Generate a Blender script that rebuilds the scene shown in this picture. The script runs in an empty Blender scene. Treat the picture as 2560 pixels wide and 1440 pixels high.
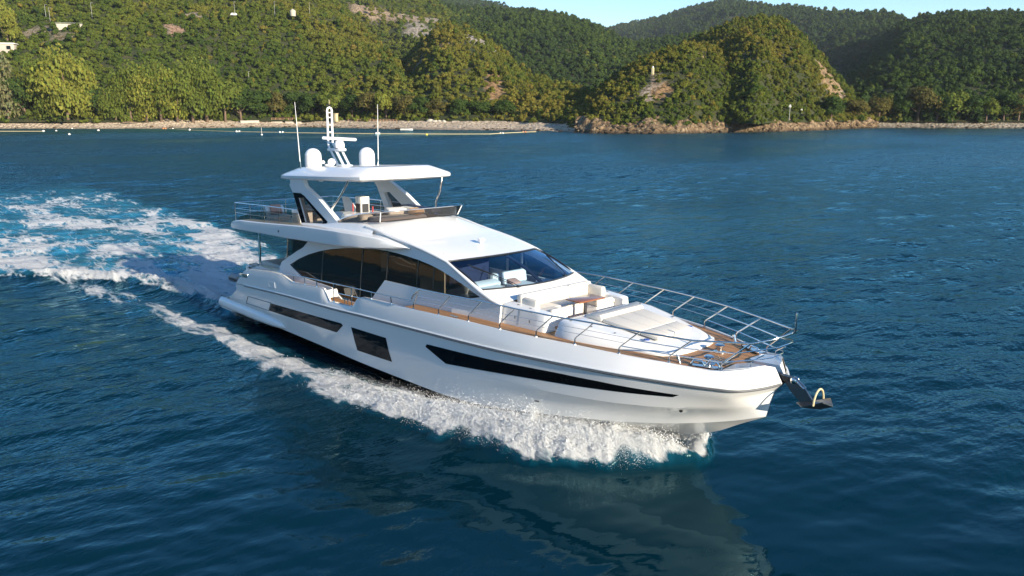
import bpy, bmesh, math, random
import numpy as np
from mathutils import Vector, Matrix, Euler

# ------------------------------------------------------------------ camera, sky, sun, exposure
scene = bpy.context.scene
COL = scene.collection
cam_d = bpy.data.cameras.new('camera')
cam_o = bpy.data.objects.new('camera', cam_d)
COL.objects.link(cam_o)
cam_d.sensor_width = 36.0
cam_d.lens = 27.24
cam_d.clip_start = 0.5
cam_d.clip_end = 12000
cam_o.location = (34.716, -17.419, 9.593)
cam_o.rotation_euler = (math.radians(90 - 13.355), 0, math.radians(135.94 - 90))
scene.camera = cam_o

SUN_AZ, SUN_EL = math.radians(1.0), math.radians(18.0)      # measured from +X towards +Y
sdir = Vector((math.cos(SUN_AZ) * math.cos(SUN_EL), math.sin(SUN_AZ) * math.cos(SUN_EL), math.sin(SUN_EL)))
world = bpy.data.worlds.new('World')
scene.world = world
world.use_nodes = True
wn = world.node_tree
wn.nodes.clear()
w_out = wn.nodes.new('ShaderNodeOutputWorld')
w_bg = wn.nodes.new('ShaderNodeBackground')
w_sky = wn.nodes.new('ShaderNodeTexSky')
w_sky.sky_type = 'NISHITA'
w_sky.sun_disc = False
w_sky.sun_elevation = SUN_EL
w_sky.sun_rotation = math.radians(90) - SUN_AZ
w_sky.altitude = 1200
w_sky.air_density = 1.0
w_sky.dust_density = 0.1
w_sky.ozone_density = 2.0
w_bg.inputs['Strength'].default_value = 0.12
w_hs = wn.nodes.new('ShaderNodeHueSaturation')
w_hs.inputs['Saturation'].default_value = 1.2
wn.links.new(w_sky.outputs[0], w_hs.inputs['Color'])
wn.links.new(w_hs.outputs[0], w_bg.inputs[0])
wn.links.new(w_bg.outputs[0], w_out.inputs[0])
sun_d = bpy.data.lights.new('sun', 'SUN')
sun_o = bpy.data.objects.new('sun', sun_d)
COL.objects.link(sun_o)
sun_d.energy = 5.0
sun_d.angle = math.radians(0.53)
sun_d.color = (1.0, 0.87, 0.68)
sun_o.rotation_euler = sdir.to_track_quat('Z', 'Y').to_euler()
scene.view_settings.view_transform = 'Standard'
scene.view_settings.look = 'None'
scene.view_settings.exposure = 0.95
scene.view_settings.gamma = 1.0
scene.view_settings.use_curve_mapping = False
scene.cycles.max_bounces = 8
scene.cycles.transparent_max_bounces = 12
scene.cycles.caustics_reflective = False
scene.cycles.caustics_refractive = False

# ------------------------------------------------------------------ helpers
rng = np.random.default_rng(7)
random.seed(7)

def tag(o, label=None, cat=None, group=None, kind=None):
    if label: o['label'] = label
    if cat: o['category'] = cat
    if group: o['group'] = group
    if kind: o['kind'] = kind
    return o

def mk(name, V, F, mat=None, parent=None, smooth=35.0):
    me = bpy.data.meshes.new(name)
    me.from_pydata([tuple(map(float, v)) for v in V], [], [tuple(int(i) for i in f) for f in F])
    me.validate()
    o = bpy.data.objects.new(name, me)
    COL.objects.link(o)
    if mat is not None: me.materials.append(mat)
    if parent is not None: o.parent = parent
    if smooth:
        me.shade_smooth()
        me.set_sharp_from_angle(angle=math.radians(smooth))
    return o

def empty(name, loc=(0, 0, 0)):
    o = bpy.data.objects.new(name, None)
    o.empty_display_size = 0.3
    COL.objects.link(o)
    o.location = loc
    return o

class MB:
    """collects shapes into one mesh"""
    def __init__(self): self.V = []; self.F = []
    def add(self, V, F):
        n = len(self.V)
        self.V += [tuple(v) for v in V]
        self.F += [tuple(i + n for i in f) for f in F]
        return self
    def box(self, c, s, rz=0.0, ry=0.0, bev=0.0, seg=2):
        bm = bmesh.new()
        bmesh.ops.create_cube(bm, size=1.0)
        bmesh.ops.scale(bm, vec=Vector(s), verts=bm.verts)
        if bev > 0:
            bmesh.ops.bevel(bm, geom=list(bm.edges), offset=bev, segments=seg, affect='EDGES', profile=0.5)
        M = Matrix.Translation(Vector(c)) @ Matrix.Rotation(rz, 4, 'Z') @ Matrix.Rotation(ry, 4, 'Y')
        bmesh.ops.transform(bm, matrix=M, verts=bm.verts)
        bm.verts.index_update()
        self.add([tuple(v.co) for v in bm.verts], [[v.index for v in f.verts] for f in bm.faces])
        bm.free()
        return self
    def tube(self, P, r, n=8, cap=True):
        P = [Vector(p) for p in P]
        rr = r if isinstance(r, (list, tuple)) else [r] * len(P)
        V, F = [], []
        up = None
        for i, p in enumerate(P):
            t = (P[min(i + 1, len(P) - 1)] - P[max(i - 1, 0)]).normalized()
            if up is None:
                a = Vector((0, 0, 1)) if abs(t.z) < 0.9 else Vector((1, 0, 0))
                up = t.cross(a).normalized()
            else:
                up = (up - t * up.dot(t)).normalized()
            w = t.cross(up)
            for k in range(n):
                an = 2 * math.pi * k / n
                V.append(p + (up * math.cos(an) + w * math.sin(an)) * rr[i])
        for i in range(len(P) - 1):
            for k in range(n):
                F.append((i * n + k, i * n + (k + 1) % n, (i + 1) * n + (k + 1) % n, (i + 1) * n + k))
        if cap:
            F.append(tuple(range(n))[::-1]); F.append(tuple((len(P) - 1) * n + k for k in range(n)))
        return self.add(V, F)
    def lathe(self, c, prof, n=24, axis='Z', M=None):
        V, F = [], []
        for (r, z) in prof:
            for k in range(n):
                a = 2 * math.pi * k / n
                v = Vector((r * math.cos(a), r * math.sin(a), z))
                if M is not None: v = M @ v
                V.append(v + Vector(c))
        m = len(prof)
        for i in range(m - 1):
            for k in range(n):
                F.append((i * n + k, i * n + (k + 1) % n, (i + 1) * n + (k + 1) % n, (i + 1) * n + k))
        F.append(tuple(range(n))[::-1]); F.append(tuple((m - 1) * n + k for k in range(n)))
        return self.add(V, F)
    def prism(self, poly, d):
        """closed planar loop of 3D points pushed along vector d"""
        n = len(poly)
        V = [Vector(p) for p in poly] + [Vector(p) + Vector(d) for p in poly]
        F = [tuple(range(n))[::-1], tuple(range(n, 2 * n))] + [(k, (k + 1) % n, n + (k + 1) % n, n + k) for k in range(n)]
        return self.add(V, F)
    def loft(self, rings, closed=True, cap0=False, cap1=False):
        n = len(rings[0]); V = []; F = []
        for r in rings: V += [tuple(p) for p in r]
        for i in range(len(rings) - 1):
            for k in range(n if closed else n - 1):
                F.append((i * n + k, i * n + (k + 1) % n, (i + 1) * n + (k + 1) % n, (i + 1) * n + k))
        if cap0: F.append(tuple(range(n))[::-1])
        if cap1: F.append(tuple((len(rings) - 1) * n + k for k in range(n)))
        return self.add(V, F)
    def mirror(self):
        n = len(self.V)
        self.V += [(v[0], -v[1], v[2]) for v in self.V]
        self.F += [tuple(i + n for i in f)[::-1] for f in self.F]
        return self
    def flipped(self):
        m = MB(); m.V = [(v[0], -v[1], v[2]) for v in self.V]; m.F = [tuple(f)[::-1] for f in self.F]
        return m
    def build(self, name, mat, parent=None, smooth=35.0, fix=True):
        o = mk(name, self.V, self.F, mat, parent, smooth)
        if fix:
            bm = bmesh.new(); bm.from_mesh(o.data)
            bmesh.ops.recalc_face_normals(bm, faces=bm.faces)
            bm.to_mesh(o.data); bm.free()
            if smooth: o.data.set_sharp_from_angle(angle=math.radians(smooth))
        return o

def pchip(xs, ys):
    xs = np.array(xs, float); ys = np.array(ys, float)
    h = np.diff(xs); d = np.diff(ys) / h
    m = np.zeros_like(ys)
    m[0], m[-1] = d[0], d[-1]
    for i in range(1, len(xs) - 1):
        if d[i - 1] * d[i] > 0:
            w1 = 2 * h[i] + h[i - 1]; w2 = h[i] + 2 * h[i - 1]
            m[i] = (w1 + w2) / (w1 / d[i - 1] + w2 / d[i])
    def f(x):
        x = np.clip(np.asarray(x, float), xs[0], xs[-1])
        i = np.clip(np.searchsorted(xs, x, 'right') - 1, 0, len(h) - 1)
        t = (x - xs[i]) / h[i]
        return (ys[i] * (1 + 2 * t) * (1 - t) ** 2 + h[i] * m[i] * t * (1 - t) ** 2
                + ys[i + 1] * t * t * (3 - 2 * t) + h[i] * m[i + 1] * t * t * (t - 1))
    return f

def fill_poly(loops, depth, name, mat, parent, smooth=20.0):
    """flat panel with holes: loops[0] outer, others holes, all 3D; depth = solid thickness vector"""
    bm = bmesh.new()
    for lp in loops:
        vs = [bm.verts.new(p) for p in lp]
        for i in range(len(vs)): bm.edges.new((vs[i], vs[(i + 1) % len(vs)]))
    bmesh.ops.triangle_fill(bm, edges=list(bm.edges), use_beauty=True, use_dissolve=False)
    if depth is not None:
        r = bmesh.ops.extrude_face_region(bm, geom=list(bm.faces))
        bmesh.ops.translate(bm, vec=Vector(depth), verts=[g for g in r['geom'] if isinstance(g, bmesh.types.BMVert)])
    bmesh.ops.recalc_face_normals(bm, faces=bm.faces)
    me = bpy.data.meshes.new(name); bm.to_mesh(me); bm.free()
    o = bpy.data.objects.new(name, me); COL.objects.link(o)
    me.materials.append(mat); o.parent = parent
    if smooth:
        me.shade_smooth(); me.set_sharp_from_angle(angle=math.radians(smooth))
    return o

# ------------------------------------------------------------------ materials
def new_mat(name):
    m = bpy.data.materials.new(name); m.use_nodes = True
    nt = m.node_tree
    return m, nt, nt.nodes['Principled BSDF']

def N(nt, kind, **kw):
    n = nt.nodes.new(kind)
    for k, v in kw.items():
        if k in n.inputs.keys(): n.inputs[k].default_value = v
        else: setattr(n, k, v)
    return n

def simple(name, col, rough=0.5, metal=0.0, var=0.06, scale=3.0, bump=0.0, bscale=40.0, coat=0.0, spec=0.5):
    m, nt, p = new_mat(name)
    p.inputs['Roughness'].default_value = rough
    p.inputs['Metallic'].default_value = metal
    p.inputs['Coat Weight'].default_value = coat
    p.inputs['Specular IOR Level'].default_value = spec
    tc = N(nt, 'ShaderNodeTexCoord')
    nz = N(nt, 'ShaderNodeTexNoise', Scale=scale, Detail=4.0)
    nt.links.new(tc.outputs['Object'], nz.inputs['Vector'])
    mx = N(nt, 'ShaderNodeMix', data_type='RGBA')
    mx.inputs['A'].default_value = tuple(c * (1 - var) for c in col[:3]) + (1,)
    mx.inputs['B'].default_value = tuple(min(1, c * (1 + var)) for c in col[:3]) + (1,)
    nt.links.new(nz.outputs['Fac'], mx.inputs['Factor'])
    nt.links.new(mx.outputs['Result'], p.inputs['Base Color'])
    if bump:
        nb = N(nt, 'ShaderNodeTexNoise', Scale=bscale, Detail=3.0)
        nt.links.new(tc.outputs['Object'], nb.inputs['Vector'])
        b = N(nt, 'ShaderNodeBump', Strength=bump, Distance=0.02)
        nt.links.new(nb.outputs['Fac'], b.inputs['Height'])
        nt.links.new(b.outputs['Normal'], p.inputs['Normal'])
    return m

M = {}
M['gelcoat'] = simple('gelcoat', (0.80, 0.80, 0.79), 0.22, var=0.015, scale=0.7, coat=0.3)
M['hull_paint'] = simple('hull_paint', (0.78, 0.78, 0.77), 0.16, var=0.02, scale=0.5, coat=0.5)
M['nonskid'] = simple('nonskid', (0.70, 0.69, 0.66), 0.55, var=0.03, scale=8)
M['antifoul'] = simple('antifouling', (0.012, 0.012, 0.014), 0.35, var=0.2)
M['black_trim'] = simple('black_trim', (0.02, 0.02, 0.022), 0.3)
M['grey_trim'] = simple('grey_trim', (0.10, 0.105, 0.11), 0.3)
M['steel'] = simple('polished_steel', (0.72, 0.70, 0.67), 0.13, metal=1.0, var=0.03, scale=12)
M['dark_steel'] = simple('anchor_steel', (0.20, 0.20, 0.205), 0.32, metal=1.0, var=0.15, scale=9)
M['cushion'] = simple('cream_cushion', (0.66, 0.62, 0.55), 0.75, var=0.04, scale=6, bump=0.12, bscale=14)
M['cushion_white'] = simple('white_cushion', (0.74, 0.72, 0.68), 0.7, var=0.04, scale=6, bump=0.2, bscale=9)
M['pink'] = simple('dusty_pink_fabric', (0.50, 0.27, 0.20), 0.8, var=0.12, scale=9, bump=0.2)
M['rust'] = simple('rust_fabric', (0.36, 0.13, 0.06), 0.8, var=0.15, scale=9, bump=0.2)
M['tan'] = simple('tan_fabric', (0.55, 0.36, 0.20), 0.8, var=0.15, scale=9, bump=0.2)
M['brown'] = simple('brown_fabric', (0.09, 0.055, 0.045), 0.7, var=0.2, scale=6, bump=0.2)
M['navy'] = simple('navy_cover', (0.012, 0.018, 0.055), 0.6, var=0.2, scale=4, bump=0.3, bscale=6)
M['grey_rubber'] = simple('grey_rubber', (0.16, 0.18, 0.21), 0.5, var=0.1)
M['interior'] = simple('cabin_interior', (0.62, 0.47, 0.33), 0.5, var=0.06)
M['interior_white'] = simple('cabin_white', (0.72, 0.69, 0.64), 0.5, var=0.04)
M['interior_dark'] = simple('cabin_dark', (0.03, 0.03, 0.035), 0.5)
M['ivory'] = simple('ivory_paint', (0.62, 0.52, 0.30), 0.45, var=0.05)
M['blue_trim'] = simple('blue_trim', (0.05, 0.11, 0.40), 0.4)
M['print_blue'] = simple('print_blue', (0.25, 0.33, 0.55), 0.5)
M['print_grey'] = simple('print_grey', (0.42, 0.46, 0.52), 0.5)
M['print_red'] = simple('print_red', (0.40, 0.05, 0.05), 0.5)

def teak_mat():
    m, nt, p = new_mat('teak')
    tc = N(nt, 'ShaderNodeTexCoord')
    sep = N(nt, 'ShaderNodeSeparateXYZ'); nt.links.new(tc.outputs['Object'], sep.inputs[0])
    mul = N(nt, 'ShaderNodeMath', operation='MULTIPLY'); mul.inputs[1].default_value = 14.0
    nt.links.new(sep.outputs['Y'], mul.inputs[0])
    fr = N(nt, 'ShaderNodeMath', operation='FRACT'); nt.links.new(mul.outputs[0], fr.inputs[0])
    ln = N(nt, 'ShaderNodeMath', operation='LESS_THAN'); ln.inputs[1].default_value = 0.10
    nt.links.new(fr.outputs[0], ln.inputs[0])
    fl = N(nt, 'ShaderNodeMath', operation='FLOOR'); nt.links.new(mul.outputs[0], fl.inputs[0])
    wn_ = N(nt, 'ShaderNodeTexWhiteNoise', noise_dimensions='1D'); nt.links.new(fl.outputs[0], wn_.inputs['W'])
    mp = N(nt, 'ShaderNodeMapping'); mp.inputs['Scale'].default_value = (2.0, 40.0, 10.0)
    nt.links.new(tc.outputs['Object'], mp.inputs['Vector'])
    nz = N(nt, 'ShaderNodeTexNoise', Scale=1.5, Detail=5.0); nt.links.new(mp.outputs[0], nz.inputs['Vector'])
    ad = N(nt, 'ShaderNodeMath', operation='ADD'); nt.links.new(nz.outputs['Fac'], ad.inputs[0])
    m2 = N(nt, 'ShaderNodeMath', operation='MULTIPLY'); m2.inputs[1].default_value = 0.5
    nt.links.new(wn_.outputs['Value'], m2.inputs[0]); nt.links.new(m2.outputs[0], ad.inputs[1])
    cr = N(nt, 'ShaderNodeValToRGB')
    cr.color_ramp.elements[0].position = 0.35; cr.color_ramp.elements[0].color = (0.27, 0.125, 0.045, 1)
    cr.color_ramp.elements[1].position = 1.0; cr.color_ramp.elements[1].color = (0.47, 0.245, 0.10, 1)
    nt.links.new(ad.outputs[0], cr.inputs[0])
    mx = N(nt, 'ShaderNodeMix', data_type='RGBA'); mx.inputs['B'].default_value = (0.05, 0.03, 0.02, 1)
    nt.links.new(ln.outputs[0], mx.inputs['Factor']); nt.links.new(cr.outputs[0], mx.inputs['A'])
    nt.links.new(mx.outputs['Result'], p.inputs['Base Color'])
    p.inputs['Roughness'].default_value = 0.55
    return m
M['teak'] = teak_mat()

def wood_mat():
    m, nt, p = new_mat('varnished_wood')
    tc = N(nt, 'ShaderNodeTexCoord')
    mp = N(nt, 'ShaderNodeMapping'); mp.inputs['Scale'].default_value = (30.0, 3.0, 10.0)
    nt.links.new(tc.outputs['Object'], mp.inputs['Vector'])
    nz = N(nt, 'ShaderNodeTexNoise', Scale=1.2, Detail=5.0); nt.links.new(mp.outputs[0], nz.inputs['Vector'])
    cr = N(nt, 'ShaderNodeValToRGB')
    cr.color_ramp.elements[0].color = (0.16, 0.05, 0.018, 1); cr.color_ramp.elements[1].color = (0.36, 0.13, 0.04, 1)
    nt.links.new(nz.outputs['Fac'], cr.inputs[0]); nt.links.new(cr.outputs[0], p.inputs['Base Color'])
    p.inputs['Roughness'].default_value = 0.3; p.inputs['Coat Weight'].default_value = 0.5
    return m
M['wood'] = wood_mat()

def glass_mat(name, tint, trans, rough=0.02, wob=0.0, ior=1.52, gloss=(1, 1, 1)):
    """thin tinted glass: mirror coat over a tinted see-through (trans) or dark body"""
    m = bpy.data.materials.new(name); m.use_nodes = True
    nt = m.node_tree; nt.nodes.clear()
    out = N(nt, 'ShaderNodeOutputMaterial')
    gl = N(nt, 'ShaderNodeBsdfGlossy'); gl.inputs['Roughness'].default_value = rough
    gl.inputs['Color'].default_value = gloss + (1,)
    tr = N(nt, 'ShaderNodeBsdfTransparent'); tr.inputs['Color'].default_value = tint + (1,)
    df = N(nt, 'ShaderNodeBsdfDiffuse'); df.inputs['Color'].default_value = (0.004, 0.005, 0.006, 1)
    mt = N(nt, 'ShaderNodeMixShader'); mt.inputs[0].default_value = trans
    nt.links.new(df.outputs[0], mt.inputs[1]); nt.links.new(tr.outputs[0], mt.inputs[2])
    fr = N(nt, 'ShaderNodeFresnel')      # a thin pane reflects alike from both sides
    geo = N(nt, 'ShaderNodeNewGeometry'); io = N(nt, 'ShaderNodeMapRange'); io.inputs['To Min'].default_value = ior; io.inputs['To Max'].default_value = 1 / ior
    nt.links.new(geo.outputs['Backfacing'], io.inputs['Value']); nt.links.new(io.outputs[0], fr.inputs['IOR'])
    ms = N(nt, 'ShaderNodeMixShader')
    nt.links.new(fr.outputs[0], ms.inputs[0]); nt.links.new(mt.outputs[0], ms.inputs[1]); nt.links.new(gl.outputs[0], ms.inputs[2])
    if wob:
        tc = N(nt, 'ShaderNodeTexCoord'); nz = N(nt, 'ShaderNodeTexNoise', Scale=1.4, Detail=2.0)
        nt.links.new(tc.outputs['Object'], nz.inputs['Vector'])
        b = N(nt, 'ShaderNodeBump', Strength=wob, Distance=0.1); nt.links.new(nz.outputs['Fac'], b.inputs['Height'])
        nt.links.new(b.outputs['Normal'], gl.inputs['Normal'])
    nt.links.new(ms.outputs[0], out.inputs[0])
    return m
M['dark_glass'] = glass_mat('dark_glass', (0.42, 0.40, 0.36), 0.62, wob=0.04)
M['hull_glass'] = glass_mat('hull_glass', (0.1, 0.1, 0.1), 0.0, wob=0.05, ior=1.36, gloss=(.55, .62, .70))
M['wind_glass'] = glass_mat('windscreen_glass', (0.74, 0.89, 1.0), 0.98, gloss=(.30, .62, 1.0))
M['smoke_glass'] = glass_mat('smoked_glass', (0.42, 0.36, 0.31), 0.78)
M['fly_glass'] = glass_mat('flybridge_glass', (0.52, 0.47, 0.40), 0.88, wob=0.05)
# ------------------------------------------------------------------ the motor yacht (bow towards +X, starboard -Y)
yacht = tag(empty('motor_yacht'), 'white three-deck motor yacht under way with hardtop, dark hull windows and teak foredeck', 'yacht')
yacht.rotation_euler = (-0.02193, 0, 0)
Y = yacht
def part(mb, name, mat, parent=None, smooth=35.0): return mb.build(name, M[mat], parent or Y, smooth)
def sub(name, parent, mat, mb, smooth=35.0): return mb.build(name, M[mat], parent, smooth)

# ---- hull lines: each a run of (x, half breadth, z) from stern to stem
LK = dict(x=[.8, 8, 16, 19, 21, 22.5, 23.7, 24.59, 25.27, 25.97], b=[0.002] * 10, z=[-.8, -.85, -.8, -.6, -.25, .25, .65, 1.02, 1.44, 1.85])
LC = dict(x=[1.0, 6, 9, 11.7, 14, 16.2, 17.6, 19, 20.7, 22.55, 24, 25.2, 25.97], b=[2.72, 2.81, 2.83, 2.85, 2.8, 2.73, 2.62, 2.44, 2.10, 1.60, 1.05, .44, .012],
          z=[.35, .45, .46, .45, .45, .45, .51, .66, .88, 1.12, 1.36, 1.62, 1.86])
LM = dict(x=[1.2, 6, 12, 16, 19, 21, 22.5, 24, 25.2, 25.8, 26.06], b=[2.90, 2.95, 2.98, 2.94, 2.76, 2.54, 2.24, 1.72, 1.02, .46, .02],
          z=[.95, 1.1, 1.3, 1.45, 1.6, 1.75, 1.85, 1.98, 2.12, 2.2, 2.25])
RX = [2.15, 3.05, 7.16, 10.2, 13.08, 16.08, 18.95, 20.97, 22.71, 24.15, 25.47, 25.78, 25.88, 26.09, 26.30, 26.38]
RB = [2.98, 2.99, 3.04, 3.07, 3.07, 3.02, 2.88, 2.68, 2.43, 2.03, 1.50, 1.25, 1.10, .74, .32, .12]
RZ = [1.78, 1.83, 2.07, 2.19, 2.34, 2.46, 2.56, 2.65, 2.73, 2.77, 2.79, 2.78, 2.78, 2.80, 2.85, 2.88]
LR = dict(x=RX, b=RB, z=RZ)
dz = np.interp(RX, [2, 16, 22, 25, 26.4], [.28, .28, .24, .2, .26]); db = np.interp(RX, [2, 18, 23, 26.4], [.005, .02, .07, .10])
kx = [x - 0.22 * max(0, (x - 24) / 2.4) for x in RX]
LN_ = dict(x=kx, b=[max(.015, b - d) for b, d in zip(RB, db)], z=[z - d for z, d in zip(RZ, dz)])
def lf(L): return (L['x'][0], L['x'][-1], pchip(L['x'], L['b']), pchip(L['x'], L['z']))
lines = [lf(L) for L in (LK, LC, LM, LN_, LR)]
sg = np.concatenate([np.linspace(0, .9, 60)[:-1], .9 + .1 * (1 - (1 - np.linspace(0, 1, 26)) ** 1.8)])
def sample(l, s): x0, x1, fb, fz = l; x = x0 + s * (x1 - x0); return x, fb(x), fz(x)
rows = []
for s in sg:
    pts = [sample(l, s) for l in lines]
    r = []
    for i in range(4):
        n = (5, 7, 6, 3)[i]
        for j in range(n):
            t = j / n
            a, b = pts[i], pts[i + 1]
            q = [a[k] * (1 - t) + b[k] * t for k in range(3)]
            if i == 1: q[1] -= 0.10 * math.sin(math.pi * t) * max(0, min(1, (s - .72) / .18)) * (1 - max(0, s - .95) / .05)
            r.append((q[0], -q[1], q[2]))
    a = pts[4]; r.append((a[0], -a[1], a[2]))
    rows.append(r)
HG = np.array(rows)                       # starboard hull grid
def hull_y(x, z):
    """half breadth of the topsides at (x, z)"""
    best = None
    g = HG[:, 5:, :]
    d = (g[:, :, 0] - x) ** 2 + 2.0 * (g[:, :, 2] - z) ** 2
    i, j = np.unravel_index(np.argsort(d.ravel())[:6], d.shape)
    w = 1 / (d[i, j] + 1e-4)
    P = np.stack([np.ones(6), g[i, j, 0] - x, g[i, j, 2] - z], 1) * np.sqrt(w)[:, None]
    c, *_ = np.linalg.lstsq(P, -g[i, j, 1] * np.sqrt(w), rcond=None)
    return float(c[0])
def loft_rows(rows, j0, j1):
    mb = MB(); n = j1 - j0
    V = [p for r in rows for p in r[j0:j1]]
    F = [(i * n + k, i * n + k + 1, (i + 1) * n + k + 1, (i + 1) * n + k) for i in range(len(rows) - 1) for k in range(n - 1)]
    return mb.add(V, F)
top = loft_rows(rows, 5, len(rows[0]))
# transom
tr = rows[0]
top.add([(p[0], p[1], p[2]) for p in tr[5:]] + [(p[0], 0, p[2]) for p in tr[5:]],
        [(k, k + 1, len(tr) - 5 + k + 1, len(tr) - 5 + k) for k in range(len(tr) - 6)])
hull = part(top.mirror(), 'hull', 'hull_paint', smooth=22)
bot_aft = loft_rows([r for r in rows if r[5][0] < 19.4], 0, 6).mirror()
part(bot_aft, 'hull_bottom', 'antifoul', hull, 30)
i0 = max(i for i, r in enumerate(rows) if r[5][0] < 19.4)
part(loft_rows(rows[i0:], 0, 6).mirror(), 'forefoot', 'hull_paint', hull, 30)

# ---- bulwark (starboard + port) with the gate cut, thick plate
TX = [2.85, 3.0, 3.4, 4.5, 5.6, 6.25, 6.6, 7.15, 9.45, 9.6, 9.98, 11.55, 11.9, 12.18, 15, 16.3, 17.6, 18.9, 20.2, 21.5, 22.8, 24.05, 25.03, 25.35, 25.75, 26.02]
TZ = [2.36, 2.47, 2.62, 2.74, 2.84, 2.86, 2.80, 2.68, 2.84, 2.82, 2.42, 2.49, 2.86, 2.96, 3.06, 3.11, 3.16, 3.17, 3.19, 3.21, 3.2, 3.18, 3.13, 3.17, 3.26, 3.31]
fRb, fRz = pchip(RX, RB), pchip(RX, RZ)
def Tb(x):
    return float(fRb(min(x, 26.2)) - np.interp(x, [3, 10, 20, 22, 25.2, 26.1], [.03, .06, .17, .29, .42, .30]))
Tz = lambda x: float(np.interp(x, TX, TZ))
xs = sorted(set(TX) | set(np.round(np.arange(3, 26, .35), 2)))
xs = [x for i, x in enumerate(xs) if i == 0 or x - xs[i - 1] > .015]
def Rx(x): return float(np.interp(x, [2.85, 6, 22, 26.02], [2.15, 6, 22, 26.36]))
outer, inner = [], []
for x in xs:
    rx = Rx(x); a = Vector((rx, -float(fRb(rx)), float(fRz(rx)))); t = Vector((x, -Tb(x), Tz(x)))
    m1 = a.lerp(t, .5); m1.y -= 0.03
    outer.append([a + Vector((0, 0, .02)), m1, t + Vector((0, -.01, -.03)), t])
    th = float(np.interp(x, [13.5, 15.0, 24.5, 25.2], [.13, .045, .045, .13]))
    inner.append([t + Vector((0, th, 0)), t + Vector((0, th + .02, -.4))])
mb = MB(); n = 6
V = []
for o_, i_ in zip(outer, inner): V += o_ + i_
F = [(i * n + k, i * n + k + 1, (i + 1) * n + k + 1, (i + 1) * n + k) for i in range(len(xs) - 1) for k in range(n - 1)]
mb.add(V, F)
# rounded stern corner of the bulwark
mb.add([outer[0][0], outer[0][1], outer[0][3], inner[0][0], inner[0][1], (2.2, -2.75, 1.8)], [(0, 1, 2, 3, 4, 5)])
bulw = part(mb.mirror(), 'bulwark', 'gelcoat', smooth=30)

# rub rail
def rail_strip(off, z, r0):
    P = []
    for x in np.concatenate([np.linspace(3.0, 24.5, 60), np.linspace(24.6, 26.36, 26)]):
        P.append((x + (.01 if x > 25.5 else 0), -float(fRb(x)) - off, float(fRz(x)) + z))
    return MB().tube(P, r0, 6)
for s in (0, 1):
    m_ = rail_strip(.012, .0, .032); b_ = rail_strip(.012, .055, .022)
    if s: m_, b_ = m_.flipped(), b_.flipped()
    o = part(m_, 'rub_rail', 'grey_trim'); sub('rail_moulding', o, 'gelcoat', b_)

# bow blocks either side of the anchor slot
blk = MB()
topl = [(25.2, -1.02, 3.13), (25.75, -.76, 3.265), (26.0, -.49, 3.32), (26.11, -.30, 3.29), (26.15, -.12, 3.24), (25.45, -.12, 3.19), (25.2, -.35, 3.15)]
botl = [(25.3, -1.05, 2.8), (25.85, -.88, 2.82), (26.16, -.55, 2.84), (26.28, -.32, 2.86), (26.37, -.12, 2.88), (25.45, -.12, 2.75), (25.2, -.35, 2.72)]
blk.loft([botl, topl], cap0=True, cap1=True)
part(blk.mirror(), 'bow_block', 'gelcoat', bulw, 25)

# hull windows -------------------------------------------------------------
def hull_panel(poly, off=.006, sub_n=24):
    P = []
    for i in range(len(poly)):
        a, b = poly[i], poly[(i + 1) % len(poly)]
        L = math.hypot(b[0] - a[0], b[1] - a[1]); k = max(1, int(L / .3))
        for j in range(k): P.append((a[0] + (b[0] - a[0]) * j / k, a[1] + (b[1] - a[1]) * j / k))
    bm = bmesh.new(); vs = [bm.verts.new((p[0], 0, p[1])) for p in P]
    bm.faces.new(vs)
    for cx in np.arange(min(p[0] for p in P) + .3, max(p[0] for p in P), .3):
        bmesh.ops.bisect_plane(bm, geom=list(bm.verts) + list(bm.edges) + list(bm.faces), plane_co=(cx, 0, 0), plane_no=(1, 0, 0))
    for cz in np.arange(min(p[1] for p in P) + .15, max(p[1] for p in P), .15):
        bmesh.ops.bisect_plane(bm, geom=list(bm.verts) + list(bm.edges) + list(bm.faces), plane_co=(0, 0, cz), plane_no=(0, 0, 1))
    for v in bm.verts: v.co.y = -hull_y(v.co.x, v.co.z) - off
    bm.verts.index_update()
    mb = MB().add([tuple(v.co) for v in bm.verts], [[v.index for v in f.verts] for f in bm.faces]); bm.free()
    return mb
W1 = [(5.44, 1.49), (10.86, 1.755), (10.98, 1.70), (10.50, 1.34), (10.38, 1.31), (5.12, 1.11)]
W2 = [(11.52, 1.75), (13.65, 1.81), (13.81, .97), (11.71, .90)]
W3 = [(15.79, 1.98), (15.86, 2.08), (15.99, 2.095), (18.54, 2.22), (21.18, 2.38), (22.44, 2.43), (24.5, 2.46), (24.33, 2.36), (22.45, 2.19), (19.8, 1.95), (16.73, 1.63)]
W0 = [(3.26, 1.40), (5.40, 1.50), (5.08, 1.10), (2.95, 1.03)]
for w in (W1, W2, W3):
    c = (sum(p[0] for p in w) / len(w), sum(p[1] for p in w) / len(w))
    for s in (0, 1):
        m_ = hull_panel(w, .007)
        o = part(m_.flipped() if s else m_, 'hull_window', 'hull_glass', hull, 60)
for s in (0, 1):
    P = [(x, -hull_y(x, z) - .004, z) for a, b in zip(W0[:-1] + [W0[-1]], W0[1:] + W0[:1]) for x, z in [(a[0] + (b[0] - a[0]) * t / 8, a[1] + (b[1] - a[1]) * t / 8) for t in range(8)]]
    m_ = MB().tube(P + [P[0]], .018, 5)
    part(m_.flipped() if s else m_, 'panel_groove', 'grey_trim', hull)
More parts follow.
